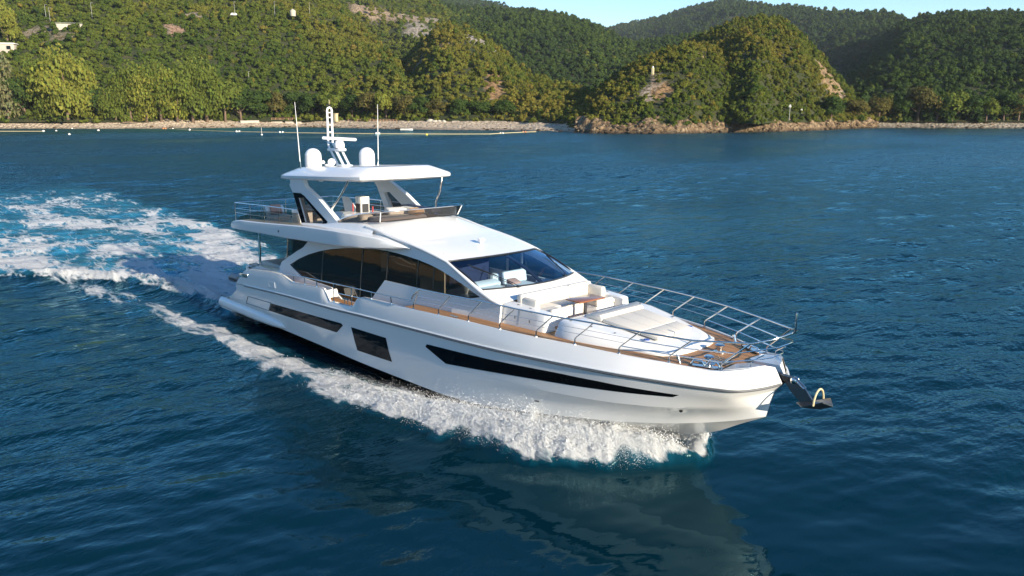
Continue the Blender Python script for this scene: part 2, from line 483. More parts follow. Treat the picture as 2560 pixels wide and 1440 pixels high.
# small hull fittings
for s in (0, 1):
    m_ = MB()
    for (x, z, r) in ((24.33, 1.90, .05),):
        yv = hull_y(x, z); m_.lathe((x, -yv + .01, z), [(r, -.02), (r, .02), (r * .7, .03)], 14, M=Matrix.Rotation(math.radians(90), 3, 'X'))
    part(m_.flipped() if s else m_, 'drain_outlet', 'black_trim', hull)
    m_ = MB().box((20.2, -hull_y(20.2, 1.25) - .004, 1.25), (.16, .02, .05), rz=.12)
    part(m_.flipped() if s else m_, 'hull_vent', 'grey_trim', hull)
    m_ = MB().box((3.0, -2.985, 2.28), (.78, .05, .19), ry=-.1, bev=.02)
    part(m_.flipped() if s else m_, 'stern_fairlead', 'steel', bulw)
    m_ = MB()
    for (xa, za, xb, zb) in ((24.55, 2.98, 25.28, 3.03), (24.72, 2.87, 25.42, 2.92)):
        m_.tube([(xa + (xb - xa) * t, -np.interp(xa + (xb - xa) * t, [24, 25.03, 25.5], [Tb(24), Tb(25.03), Tb(25.5)]) - (.06 if za > 2.95 else .16), za + (zb - za) * t) for t in (0, .25, .5, .75, 1)], .008, 5)
    part(m_.flipped() if s else m_, 'bow_groove', 'grey_trim', bulw)
    m_ = MB()
    A = [(5.37, 2.42), (5.92, 2.46), (5.96, 2.24), (5.42, 2.20)]
    m_.tube([(p[0], -3.055, p[1]) for p in A + A[:1]], .008, 4)
    part(m_.flipped() if s else m_, 'fuel_hatch', 'print_grey', bulw)

# ---- decks
def Dz(x): return float(np.interp(x, [1.5, 5, 6, 12.3, 14.4, 16.3, 18, 20.2, 24.05, 25.1, 26], [2.0, 2.05, 2.28, 2.42, 3.0, 3.075, 3.13, 3.155, 3.15, 3.10, 3.10]))
def deck(xs, name, mat, parent=None, margin=.04):
    mb = MB(); V = []
    for x in xs:
        b = Tb(x) - margin
        V += [(x, -b, Dz(x)), (x, 0, Dz(x) + .0), (x, b, Dz(x))]
    F = [(i * 3 + k, i * 3 + k + 1, (i + 1) * 3 + k + 1, (i + 1) * 3 + k) for i in range(len(xs) - 1) for k in (0, 1)]
    return part(mb.add(V, F), name, mat, parent)
deck(np.concatenate([np.linspace(14.4, 25.2, 40), [25.5, 25.8]]), 'foredeck', 'teak')
deck(np.linspace(1.9, 14.4, 30), 'main_deck', 'teak')

# ---- swim platform and quarter sponsons
pl = MB()
def plat(z, g): 
    return [(1.5, -2.95 + g, z), (.5, -2.97 + g, z), (.12, -2.92 + g, z), (-.15 + g, -2.70, z), (-.35 + g, -2.2, z), (-.5 + g, -1.0, z), (-.5 + g, 1.0, z), (-.35 + g, 2.2, z), (-.15 + g, 2.70, z), (.12, 2.92 - g, z), (.5, 2.97 - g, z), (1.5, 2.95 - g, z)]
pl.loft([plat(.30, .18), plat(.36, .03), plat(.60, 0), plat(.66, .05)], cap0=True, cap1=True)
platform = part(pl, 'swim_platform', 'gelcoat', smooth=40)
tk = MB().loft([plat(.665, .18), plat(.68, .19)], cap1=True)
sub('platform_teak', platform, 'teak', tk)
for s in (0, 1):
    m_ = MB(); rings = []
    for t in np.linspace(0, 1, 22):
        x = .2 + t * 6.15
        k = math.sqrt(max(0, 1 - max(0, (t - .55) / .45) ** 2.2))
        zc = .56 + .06 * t; hz = .19 * k + .005; hy = .17 * k + .004
        yc = -np.interp(x, [0, 6, 9], [2.80, 2.86, 2.9]) - .02
        rings.append([(x, yc - hy * math.cos(a) * (1.0), zc + hz * math.sin(a) + .10 * k * (math.sin(a) > .0) * (1 - abs(math.cos(a)))) for a in np.linspace(0, 2 * math.pi, 15)[:-1]])
    m_.loft(rings, cap0=True, cap1=True)
    part(m_.flipped() if s else m_, 'quarter_sponson', 'gelcoat', platform, 50)
    m_ = MB().tube([(.0, -2.75, .68), (.0, -2.75, .80), (.05, -2.75, .84)], .018, 6).tube([(.9, -2.78, .68), (.9, -2.78, .80)], .018, 6)
    part(m_.flipped() if s else m_, 'platform_cleat', 'dark_steel', platform)

# ---- cockpit
cp = MB()
cp.box((2.0, 0, 2.0), (.35, 4.6, 1.0), ry=-.25, bev=.05)
cockpit = part(cp, 'cockpit', 'gelcoat')
c2 = MB().box((2.62, 0, 2.55), (.30, 3.9, .42), ry=-.15, bev=.08, seg=3)
c2.box((3.0, 0, 2.32), (.62, 3.9, .18), bev=.05)
c2.box((3.6, -1.86, 2.55), (1.7, .24, .42), bev=.07, seg=3).box((3.7, 1.86, 2.75), (2.2, .24, .5), bev=.07, seg=3)
sub('cockpit_sofa', cockpit, 'cushion', c2)
sub('sofa_base', cockpit, 'gelcoat', MB().box((3.0, 0, 2.12), (.7, 3.8, .28), bev=.02))
sub('cockpit_side', cockpit, 'gelcoat', MB().prism([(2.2, -2.55, 2.1), (5.3, -2.55, 2.1), (5.3, -2.55, 2.7), (3.6, -2.55, 2.76), (2.9, -2.55, 2.55)], (0, .35, 0)).mirror(), 25)
sub('stair_rail', cockpit, 'dark_steel', MB().tube([(1.9, -2.2, 2.40), (1.92, -2.2, 2.52), (2.6, -2.2, 2.68), (2.8, -2.2, 2.66), (2.86, -2.2, 2.5), (2.86, -2.2, 2.35)], .03, 8))
sub('cleat_tray', cockpit, 'black_trim', MB().box((2.75, -2.35, 2.50), (.55, .3, .06)))

# ---- deck house sides
def sy(x, z): return 2.38 - .1 * (z - 2.7) - .012 * (x - 6)
S3 = lambda p, off=0.0: (p[0], -sy(p[0], p[1]) - off, p[1])
GL = [(5.91, 3.11), (6.55, 3.43), (7.3, 3.72), (8.11, 3.96), (8.9, 4.14), (9.64, 4.27), (10.38, 4.38), (11.09, 4.45), (11.78, 4.52), (12.45, 4.55), (13.08, 4.55), (13.72, 4.52), (14.33, 4.48), (14.93, 4.41), (15.49, 4.31), (16.06, 4.17), (16.62, 4.02), (17.42, 3.77), (16.88, 3.62), (15.72, 3.59), (14.44, 3.55), (12.49, 3.51), (11.8, 2.76), (11.65, 2.45), (9.85, 2.37), (9.1, 2.70), (6.96, 2.74)]
OUT = [(5.3, 4.32), (5.42, 4.12), (6.96, 4.06), (6.36, 3.73), (5.24, 3.13), (5.1, 2.89), (5.15, 2.5), (5.2, 2.0), (12.0, 2.2), (14.5, 2.75), (17.0, 2.9), (18.35, 3.0), (18.35, 3.70), (17.6, 3.90), (16.9, 4.16), (15.95, 4.57), (15.08, 4.76), (14.33, 4.89), (13.56, 4.98), (12.75, 5.10), (12.15, 5.21), (11.78, 5.25), (9.4, 5.2), (7.0, 4.9), (5.3, 4.6)]
OUT = [(7.25, 4.24), (6.91, 3.96), (6.36, 3.71), (5.7, 3.37), (5.24, 3.13), (5.1, 2.89), (5.15, 2.5), (5.2, 2.0)] + OUT[8:-1] + [(7.0, 4.9)]
dh = None
for s in (0, 1):
    k = -1 if s else 1
    lo = [(p[0], k * p[1], p[2]) for p in [S3(q) for q in OUT]]
    ho = [(p[0], k * p[1], p[2]) for p in [S3(q) for q in GL]]
    o = fill_poly([lo, ho], (0, k * .07, 0), 'deckhouse_side', M['gelcoat'], Y)
    bm = bmesh.new(); vs = [bm.verts.new((q[0], 0, q[1])) for q in GL]; bm.faces.new(vs)
    for cz in np.arange(2.5, 4.5, .14):
        bmesh.ops.bisect_plane(bm, geom=list(bm.verts) + list(bm.edges) + list(bm.faces), plane_co=(0, 0, cz), plane_no=(0, 0, 1))
    for v in bm.verts:      # gently barrelled pane
        v.co.y = k * -(sy(v.co.x, v.co.z) - .045 + .045 * (1 - ((v.co.z - 3.35) / 1.15) ** 2) - .02)
    bmesh.ops.recalc_face_normals(bm, faces=bm.faces)
    if sum(f.normal.y * -k for f in bm.faces) < 0: bmesh.ops.reverse_faces(bm, faces=bm.faces)
    bm.verts.index_update()
    mk('side_window', [tuple(v.co) for v in bm.verts], [[v.index for v in f.verts] for f in bm.faces], M['dark_glass'], o, 60); bm.free()
    fr = MB()
    for xx, zt, zb in ((8.35, 4.0, 2.74), (11.0, 4.42, 2.45), (12.55, 4.52, 3.54), (14.25, 4.46, 3.58), (15.1, 4.36, 3.6)):
        a, b = S3((xx, zt), -.03), S3((xx, zb), -.03)
        fr.tube([(a[0], k * a[1], a[2]), (b[0], k * b[1], b[2])], .022, 4)
    sub('window_mullion', o, 'black_trim', fr)
    wl = [(5.62, 4.14), (7.2, 4.22), (6.86, 3.95), (6.3, 3.70), (5.65, 3.38)]
    fill_poly([[(p[0], k * p[1], p[2]) for p in [S3(q, -.03) for q in wl]]], None, 'quarter_window', M['dark_glass'], o, 0)
    sub('window_post', o, 'steel', MB().tube([(5.6, k * -2.2, 4.2), (5.62, k * -2.28, 3.3)], .03, 6))
# saloon aft bulkhead (glass) and interior
sal = MB().box((5.9, 0, 3.15), (.06, 4.3, 2.2))
part(sal, 'saloon_door', 'dark_glass', smooth=0)

# ---- coachroof: rows of curves from the flybridge front down to the windscreen head
def crow(xc, xe, zc, ze, yw, n=25, p=2.0):
    R = []
    for t in np.linspace(-1, 1, n):
        w = abs(t) ** p
        R.append((xc + (xe - xc) * w, t * yw, zc + (ze - zc) * abs(t) ** 2.6))
    return R
roof = MB()
RR = [crow(11.98, 9.6, 5.48, 5.22, 2.10, p=3.2), crow(12.05, 11.3, 5.50, 5.28, 2.13, p=3.0), crow(12.2, 11.9, 5.47, 5.22, 2.15), crow(12.7, 12.5, 5.34, 5.12, 2.16), crow(13.35, 13.1, 5.18, 5.04, 2.15), crow(13.85, 13.55, 5.075, 4.985, 2.13), crow(14.05, 13.8, 5.04, 4.955, 2.12),
      crow(14.8, 14.5, 4.955, 4.86, 2.11), crow(15.5, 15.15, 4.86, 4.75, 2.09), crow(16.05, 15.6, 4.775, 4.665, 2.07), crow(16.30, 15.74, 4.735, 4.625, 2.045)]
roof.loft(RR, closed=False)
coach = part(roof, 'coachroof', 'gelcoat', smooth=24)
# rounded ridge along the edge and the pillars running down beside the windscreen
for s in (0, 1):
    P = [(11.3, -2.13, 5.27), (11.9, -2.10, 5.21), (12.5, -2.10, 5.11), (13.1, -2.09, 5.03), (13.8, -2.09, 4.945), (14.5, -2.08, 4.85), (15.15, -2.07, 4.735), (15.74, -2.06, 4.61), (16.3, -2.10, 4.40), (16.9, -2.14, 4.175), (17.5, -2.17, 3.95), (18.0, -2.16, 3.78), (18.35, -2.12, 3.68)]
    m_ = MB().tube(P, [.05] * 8 + [.06, .075, .085, .07, .04], 10)
    part(m_.flipped() if s else m_, 'windscreen_pillar', 'gelcoat', coach, 60)

# windscreen
def ws_row(xc, xe, zc, ze, yw, n=25): return [(xc + (xe - xc) * abs(t) ** 2.0, t * yw, zc + (ze - zc) * abs(t) ** 2) for t in np.linspace(-1, 1, n)]
wU = ws_row(16.31, 15.70, 4.715, 4.61, 2.03); wL = ws_row(18.05, 17.46, 4.03, 3.99, 2.14)
rws = []
for t in np.linspace(0, 1, 7):
    rws.append([(a[0] * (1 - t) + b[0] * t + .05 * math.sin(math.pi * t), a[1] * (1 - t) + b[1] * t, a[2] * (1 - t) + b[2] * t + .06 * math.sin(math.pi * t)) for a, b in zip(wU, wL)])
wsc = part(MB().loft(rws, closed=False), 'windscreen', 'wind_glass', smooth=60)
fr = MB().tube([(p[0], p[1], p[2] + .012) for p in wU], .032, 6).tube([(p[0], p[1], p[2] + .012) for p in wL], .03, 6)
fr.tube([(r[0][0], r[0][1], r[0][2] + .01) for r in rws], .03, 6).tube([(r[-1][0], r[-1][1], r[-1][2] + .01) for r in rws], .03, 6)
sub('windscreen_frame', wsc, 'black_trim', fr)
mm = MB()
for r0, r1 in zip(rws[:-1], rws[1:]):
    a, b = Vector(r0[12]), Vector(r1[12])
    mm.add([a + Vector((0, -.07, -.01)), a + Vector((0, .07, -.01)), b + Vector((0, .07, -.01)), b + Vector((0, -.07, -.01)), a + Vector((0, -.07, -.06)), a + Vector((0, .07, -.06)), b + Vector((0, .07, -.06)), b + Vector((0, -.07, -.06))],
           [(0, 1, 2, 3), (7, 6, 5, 4), (0, 3, 7, 4), (1, 5, 6, 2)])
sub('centre_mullion', wsc, 'black_trim', mm)
for s in (1, -1):
    base = Vector((17.98 if s < 0 else 17.78, s * 1.02 if s < 0 else 1.35, 4.05))
    tip = Vector((16.55, s * 1.72, 4.50))
    w = MB().tube([base, base + Vector((-.15, s * .1, .10)), base.lerp(tip, .55) + Vector((0, 0, .05)), tip + Vector((0, 0, .02))], .012, 5)
    w.tube([base + Vector((.0, s * .1, 0)), base.lerp(tip, .6) + Vector((.02, s * .06, .05))], .009, 4)
    mid = base.lerp(tip, .78) + Vector((0, 0, .06)); dv = (tip - base).normalized()
    w.tube([mid - dv * .55 + Vector((0, 0, -.0)), mid + dv * .5], .018, 5)
    w.box(base, (.12, .10, .06), bev=.02)
    sub('wiper', wsc, 'black_trim', w)

# apron below the windscreen
ap = MB()
A0 = [(p[0] + .015, p[1] * 1.01, p[2] - .004) for p in wL]
A1 = ws_row(18.35, 17.75, 3.925, 3.86, 2.16); A2 = ws_row(18.52, 18.3, 3.86, 3.70, 2.14)
ap.loft([A0, A1, A2], closed=False)
apron = part(ap, 'apron', 'gelcoat', coach, 40)

# cabin interior seen through the windscreen
cab = MB().box((15.6, 0, 3.02), (4.2, 4.1, .04))
cabin = part(cab, 'cabin', 'interior_white', smooth=0)
sub('dashboard', cabin, 'interior_dark', MB().prism([(16.5, -2.0, 3.6), (17.75, -2.0, 3.85), (17.95, -1.0, 3.9), (17.95, 1.0, 3.9), (17.75, 2.0, 3.85), (16.5, 2.0, 3.6)], (0, 0, -.06)))
sub('helm_console', cabin, 'interior_white', MB().box((16.15, -.95, 3.72), (.34, 1.5, .30), ry=.3, bev=.06).box((16.5, -1.0, 3.66), (.5, 1.3, .12), ry=.2, bev=.03).box((15.9, -.15, 3.75), (.3, .35, .55), bev=.08))
sub('cabin_sofa', cabin, 'cushion_white', MB().box((16.6, .55, 3.62), (.9, .9, .16), bev=.06).box((16.1, .6, 3.85), (.2, 1.1, .45), ry=-.2, bev=.08))
sub('cabin_cushion', cabin, 'pink', MB().box((16.35, .35, 3.75), (.35, .42, .12), ry=.3, bev=.05))
sub('cabin_panel', cabin, 'interior', MB().box((14.6, -1.75, 4.0), (1.3, .05, 1.6)).box((14.1, -1.35, 4.0), (.05, .8, 1.6)))
sub('cabin_bulkhead', cabin, 'navy', MB().box((13.3, 0.4, 3.9), (.05, 3.2, 1.7)))
sub('cabin_port_frame', cabin, 'interior_white', MB().box((15.05, 2.02, 4.0), (.07, .05, 1.0)).box((14.3, 2.02, 4.0), (.07, .05, 1.1)).box((15.9, 1.98, 3.58), (2.6, .12, .10)))
sub('headlining', cabin, 'interior_white', MB().prism([(13.4, -1.9, 4.86), (15.55, -1.9, 4.58), (16.05, 0, 4.66), (15.55, 1.9, 4.58), (13.4, 1.9, 4.86)], (0, 0, .03)))

# searchlight on the coachroof
sl = MB().lathe((15.08, 0, 4.905), [(.06, 0), (.06, .03), (.03, .05), (.03, .10)], 12).box((15.05, 0, 5.06), (.10, .22, .12), bev=.03)
sl.lathe((15.10, -.055, 5.06), [(.055, 0), (.06, .04), (.05, .06)], 12, M=Matrix.Rotation(math.radians(90), 3, 'Y')).lathe((15.10, .055, 5.06), [(.055, 0), (.06, .04), (.05, .06)], 12, M=Matrix.Rotation(math.radians(90), 3, 'Y'))
o = part(sl, 'searchlight', 'gelcoat', coach)
# ---- flybridge deck with its side wings
WX = [.92, 1.06, 1.35, 2.1, 3.9, 6.45, 8.21, 9.83, 11.24, 12.4, 13.2, 13.75]
fwt = lambda x: float(np.interp(x, [.92, 1.06, 1.5, 2.13, 2.14, 4.31, 7.83, 9.87, 11.26, 12.46, 13.4, 13.85], [4.27, 4.36, 4.48, 4.585, 4.60, 4.72, 4.95, 5.03, 5.06, 5.04, 4.90, 4.82]))
fwb = lambda x: float(np.interp(x, [.92, 1.03, 1.3, 3.9, 6.45, 8.21, 9.83, 11.24, 13.22, 13.85], [4.22, 4.15, 4.14, 4.24, 4.32, 4.40, 4.47, 4.57, 4.73, 4.80]))
fwy = lambda x: float(np.interp(x, [.9, 1.1, 1.6, 2.5, 10.5, 11.5, 12.5, 13.3, 13.85], [2.40, 2.58, 2.70, 2.75, 2.75, 2.68, 2.52, 2.33, 2.14]))
wing = MB(); rings = []
for x in np.concatenate([[.92, .97, 1.06, 1.2], np.arange(1.5, 13.8, .3), [13.85]]):
    y = fwy(x); t, b = fwt(x), fwb(x); yi = min(y - .04, 2.1)
    rings.append([(x, -yi, b + .01), (x, -y + .03, b), (x, -y, b + .03), (x, -y - .015, (t + b) / 2), (x, -y + .01, t - .03), (x, -y + .04, t), (x, -y + .16, t + .01), (x, -yi, t + (.015 if x < 11 else .0))])
wing.loft(rings, closed=True, cap0=True, cap1=True)
wing.mirror()
fly = part(wing, 'flybridge_wing', 'gelcoat', smooth=30)
ff = MB(); V = []
fx = [.92, 1.1, 1.6, 4, 8, 10, 11.9]
for x in fx: V += [(x, -2.2, fwb(x) + .12), (x, 2.2, fwb(x) + .12)]
n0 = len(V)
for x in fx: V += [(x, -2.2, fwb(x) + .02), (x, 2.2, fwb(x) + .02)]
F = [(2 * i, 2 * i + 1, 2 * i + 3, 2 * i + 2) for i in range(len(fx) - 1)] + [(n0 + 2 * i, n0 + 2 * i + 2, n0 + 2 * i + 3, n0 + 2 * i + 1) for i in range(len(fx) - 1)] + [(0, n0, n0 + 1, 1)]
part(ff.add(V, F), 'flybridge_floor', 'nonskid', fly)
# coaming between the wings and the coachroof, rising towards the front
for s in (0, 1):
    m_ = MB(); rings = []
    for x in np.arange(7.0, 12.0, .25):
        zt = float(np.interp(x, [7.0, 8.4, 9.4, 10.3, 11.0, 11.5, 12.0], [4.96, 5.06, 5.22, 5.30, 5.34, 5.29, 5.19])); yo = float(np.interp(x, [7, 9.4, 12], [2.32, 2.22, 2.12]))
        rings.append([(x, -yo - .1, fwt(x) - .05), (x, -yo, zt - .03), (x, -yo + .04, zt), (x, -yo + .20, zt), (x, -yo + .24, 4.6)])
    m_.loft(rings, closed=False)
    part(m_.flipped() if s else m_, 'flybridge_coaming', 'gelcoat', fly, 40)
sub('wing_port', fly, 'black_trim', MB().lathe((5.91, -2.764, 4.54), [(.035, -.01), (.05, 0), (.05, .012), (.03, .014)], 12, M=Matrix.Rotation(math.radians(90), 3, 'X')).mirror())

# dark glass bulwark along the aft flybridge
GB = [(1.85, 4.55), (1.98, 4.68), (3.2, 5.0), (4.06, 5.16), (5.81, 5.33), (7.36, 5.41), (7.59, 4.90), (2.1, 4.57)]
for s in (0, 1):
    k = -1 if s else 1
    fill_poly([[(x, k * (-2.58 - .10 * (z - 4.5)), z) for x, z in GB]], None, 'flybridge_glass', M['fly_glass'], fly, 0)

# flybridge windscreen: smoked band round the front with a steel cap rail
def fws(zf, n=41):
    """half loop from starboard aft round the bow side to port aft"""
    P = []
    ctrl = [(9.42, -2.14), (10.3, -2.10), (11.0, -2.05), (11.5, -1.92), (11.8, -1.65), (11.98, -1.1), (12.05, 0)]
    c = ctrl + [(x, -y) for x, y in ctrl[::-1][1:]]
    d = [0]
    for a, b in zip(c[:-1], c[1:]): d.append(d[-1] + math.hypot(b[0] - a[0], b[1] - a[1]))
    fxx, fyy = pchip(d, [p[0] for p in c]), pchip(d, [p[1] for p in c])
    for q in np.linspace(0, d[-1], n):
        x, y = float(fxx(q)), float(fyy(q)); P.append(zf(x, y, q / d[-1]))
    return P
zb_ = lambda x: float(np.interp(x, [9.4, 10.3, 11.2, 11.9, 12.1], [5.225, 5.32, 5.41, 5.47, 5.50]))
zt_ = lambda x: float(np.interp(x, [9.4, 10.0, 10.8, 11.5, 12.0, 12.1], [5.29, 5.50, 5.68, 5.80, 5.88, 5.90]))
bot = fws(lambda x, y, q: (x, y, zb_(x))); topr = fws(lambda x, y, q: (x + .22 * max(0, x - 10.5) / 1.5, y * (1 + .06 * max(0, x - 10.5) / 1.5), zt_(x)))
fwp = part(MB().loft([bot, topr], closed=False), 'flybridge_windscreen', 'smoke_glass', smooth=60)
sub('cap_rail', fwp, 'steel', MB().tube(topr, .022, 6))
sub('base_seal', fwp, 'black_trim', MB().tube([(p[0], p[1], p[2] + .012) for p in bot], .02, 5))
ps = MB()
for i in (11, 29): ps.tube([bot[i], topr[i]], .022, 6)
sub('windscreen_stay', fwp, 'gelcoat', ps)

# ---- arch legs carrying the hardtop
for s in (0, 1):
    k = -1 if s else 1
    outl = [(5.87, 6.60), (5.87, 6.40), (5.80, 6.38), (6.13, 6.09), (6.78, 4.82), (9.05, 4.98), (9.25, 5.24), (7.9, 5.92), (6.85, 6.42), (6.75, 6.66)]
    ys = lambda z: 2.17 - .03 * (z - 5)
    outl = [(5.88, 6.62), (5.86, 6.42), (5.80, 6.36), (6.05, 6.09), (6.74, 4.86), (8.55, 4.96), (9.42, 5.22), (8.15, 5.93), (7.0, 6.40), (6.84, 6.66)]
    hole = [(6.55, 5.90), (6.95, 5.94), (8.42, 5.15), (8.30, 5.03), (7.05, 4.99)]
    o = fill_poly([[(x, k * -ys(z), z) for x, z in outl], [(x, k * -ys(z), z) for x, z in hole]], (0, k * .20, 0), 'arch_leg', M['gelcoat'], Y, 30)
    g = [(6.09, 6.08), (6.72, 6.10), (6.98, 6.02), (8.72, 5.17), (8.53, 5.01), (6.76, 4.90)]
    fill_poly([[(x, k * -(ys(z) + .008), z) for x, z in g], [(x, k * -(ys(z) + .008), z) for x, z in hole]], (0, k * -.004, 0), 'arch_glazing', M['hull_glass'], o, 0)
    fill_poly([[(x, k * -(ys(z) - .05), z) for x, z in hole]], None, 'arch_window', M['smoke_glass'], o, 0)
    st = MB().tube([(8.62, k * -1.98, 5.18), (8.55, k * -1.97, 5.56), (9.3, k * -1.95, 6.2), (9.95, k * -1.95, 6.84)], .035, 8)
    if s: st = MB().tube([(10.1, 1.98, 5.4), (10.15, 1.97, 5.8), (10.45, 1.95, 6.3), (10.55, 1.95, 6.86)], .035, 8)
    else: st = MB().tube([(8.45, -1.98, 5.30), (8.62, -1.97, 5.56), (9.35, -1.95, 6.22), (9.95, -1.95, 6.84)], .035, 8)
    part(st, 'hardtop_strut', 'steel', o)
    sub('strut_base', o, 'blue_trim' if s else 'grey_trim', MB().box((10.02 if s else 8.52, k * -2.0, 5.36 if s else 5.30), (.42, .20, .04), ry=.5, bev=.01))

# ---- hardtop
def htr(z0, g, dz=0.0):
    """rounded outline inset by g, tilted with the deck"""
    C = [(4.72, 0), (4.74, 1.2), (4.85, 1.9), (5.1, 2.12), (5.5, 2.2), (8, 2.22), (10.3, 2.2), (10.9, 2.1), (11.12, 1.85), (11.2, 1.2), (11.26, 0)]
    P = [(x, -y) for x, y in C] + [(x, y) for x, y in C[::-1][1:-1]]
    out = []
    for x, y in P:
        cx, cy = 8.0, 0
        sx = (abs(x - cx) - g * 1.0) / max(abs(x - cx), .01); syy = (abs(y) - g) / max(abs(y), .01) if abs(y) > g else 0
        xx = cx + (x - cx) * max(0, sx); yy = y * max(0, syy)
        out.append((xx, yy, z0 + .052 * (xx - 4.8)))
    return out
ht = MB().loft([htr(6.50, .30), htr(6.55, .05), htr(6.58, 0), htr(6.68, 0), htr(6.74, .06), htr(6.97, .52), htr(7.01, .62)], cap0=True, cap1=True)
hard = part(ht, 'hardtop', 'gelcoat', smooth=24)
rp = [(x * .82 + 1.62, y * .72, z + .004) for x, y, z in htr(7.012, .62)]
sub('sunroof', hard, 'nonskid', MB().add([(p[0], p[1], p[2]) for p in rp], [tuple(range(len(rp)))]))
lamps = MB()
for (x, y) in ((7.2, -1.5), (9.6, -1.2), (7.2, 1.5), (9.6, 1.2)): lamps.lathe((x, y, 6.45 + .052 * (x - 4.8)), [(.09, 0), (.11, .03), (.11, .06)], 14)
sub('ceiling_light', hard, 'gelcoat', lamps)
zt = lambda x: 7.012 + .052 * (x - 4.8)
# satellite domes
def text_obj(body, name, size, mat, parent, mtx, bend=None, extr=.002):
    cu = bpy.data.curves.new(name, 'FONT'); cu.body = body; cu.size = size; cu.extrude = extr; cu.align_x = 'CENTER'; cu.align_y = 'CENTER'
    tmp = bpy.data.objects.new(name, cu); COL.objects.link(tmp)
    dg = bpy.context.evaluated_depsgraph_get()
    me = bpy.data.meshes.new_from_object(tmp.evaluated_get(dg))
    bpy.data.objects.remove(tmp); bpy.data.curves.remove(cu)
    for v in me.vertices:
        co = Vector(v.co)
        if bend:
            a = co.x / bend; co = Vector((bend * math.sin(a), co.y, co.z + bend * math.cos(a) - bend))
        v.co = mtx @ co
    o = bpy.data.objects.new(name, me); COL.objects.link(o)
    me.materials.clear(); me.materials.append(M[mat]); o.parent = parent
    return o
def facing(pos, az, tilt=0.0):
    """text plane whose normal points to azimuth az"""
    return Matrix.Translation(pos) @ Matrix.Rotation(az + math.pi / 2, 4, 'Z') @ Matrix.Rotation(math.pi / 2 - tilt, 4, 'X')
for k in (-1, 1):
    c = (6.29, k * 1.285, zt(6.29) - .02)
    prof = [(.30, 0), (.31, .05), (.335, .06), (.34, .14), (.338, .30), (.33, .45)] + [(.33 * math.cos(a), .45 + .31 * math.sin(a)) for a in np.linspace(.12, 1.54, 9)]
    o = part(MB().lathe(c, prof, 32), 'satellite_dome', 'gelcoat', Y, 40)
    sub('dome_base', o, 'nonskid', MB().lathe(c, [(.36, -.04), (.36, .0), (.315, .05)], 28))
    az = math.radians(-20)
    text_obj('intellian', 'dome_lettering', .075, 'print_blue', o, facing(Vector((c[0] + .338 * math.cos(az), c[1] + .338 * math.sin(az), c[2] + .33)), az), bend=.34)
# whip antennas
for k in (-1, 1):
    o = part(MB().tube([(6.28, k * 1.86, zt(6.28) - .06), (6.28, k * 1.87, zt(6.28) + .22)], .028, 8), 'whip_antenna', 'steel', Y)
    tip = (6.2, k * 1.95, 9.63)
    sub('antenna_whip', o, 'gelcoat', MB().tube([(6.28, k * 1.87, zt(6.28) + .2), ((6.28 + tip[0]) / 2, k * 1.91, 8.5), tip], [.02, .016, .009], 6))
# radar mast
mast = MB()
for k in (-1, 1):
    mast.tube([(6.35, k * .14, zt(6.3) - .03), (5.66, k * .14, 7.80), (5.52, k * .11, 7.98), (5.52, k * .11, 9.34)], .045, 8)
mast.tube([(5.52, -.11, 9.34), (5.52, -.08, 9.42), (5.52, 0, 9.46), (5.52, .08, 9.42), (5.52, .11, 9.34)], .045, 8)
for k in (-1, 1): mast.tube([(6.75, k * .14, zt(6.7) - .03), (6.15, k * .14, 7.72)], .05, 8)
mst = part(mast, 'radar_mast', 'gelcoat', Y)
rg = MB()
for z in (8.02, 8.22, 8.45, 8.75, 9.05, 9.25): rg.box((5.52, 0, z), (.05, .22, .035))
sub('mast_rung', mst, 'gelcoat', rg)
sub('mast_shelf', mst, 'gelcoat', MB().box((6.0, 0, 7.74), (.95, .36, .12), ry=-.03, bev=.04).box((6.55, 0, zt(6.55) + .02), (.55, .46, .06), bev=.02))
sub('radar_pedestal', mst, 'gelcoat', MB().lathe((6.22, 0, 7.82), [(.20, 0), (.21, .06), (.21, .16), (.17, .26), (.09, .31)], 22))
sub('radar_ring', mst, 'brown', MB().lathe((6.22, 0, 7.795), [(.19, 0), (.20, .01), (.20, .025), (.19, .03)], 22))
raz = math.radians(-22)
rb = MB().box((0, 0, 0), (1.42, .13, .13), bev=.05, seg=4)
RM = Matrix.Translation((6.22, 0, 8.19)) @ Matrix.Rotation(math.radians(57), 4, 'Z') @ Matrix.Rotation(math.radians(1.5), 4, 'Y')
RM = Matrix.Translation((6.22, 0, 8.19)) @ Matrix.Rotation(math.radians(48), 4, 'Z') @ Matrix.Rotation(math.radians(2.0), 4, 'Y')
rb.V = [tuple(RM @ Vector(v)) for v in rb.V]
ra = part(rb, 'radar_scanner', 'gelcoat', mst)
tm = RM @ Matrix.Translation((.30, -.068, 0)) @ Matrix.Rotation(math.pi / 2, 4, 'X')
text_obj('Raymarine', 'radar_lettering', .085, 'print_red', mst, tm)
sub('masthead_light', mst, 'black_trim', MB().lathe((5.52, 0, 9.50), [(.03, 0), (.04, .04), (.02, .08)], 10).tube([(5.52, -.12, 9.5), (5.52, -.12, 9.58), (5.52, .1, 9.52)], .018, 5))
sub('burgee_staff', mst, 'ivory', MB().tube([(5.52, 0, 9.5), (5.52, 0, 9.78)], .01, 5).tube([(5.52, 0, 9.62), (5.56, .03, 9.74)], .008, 4))
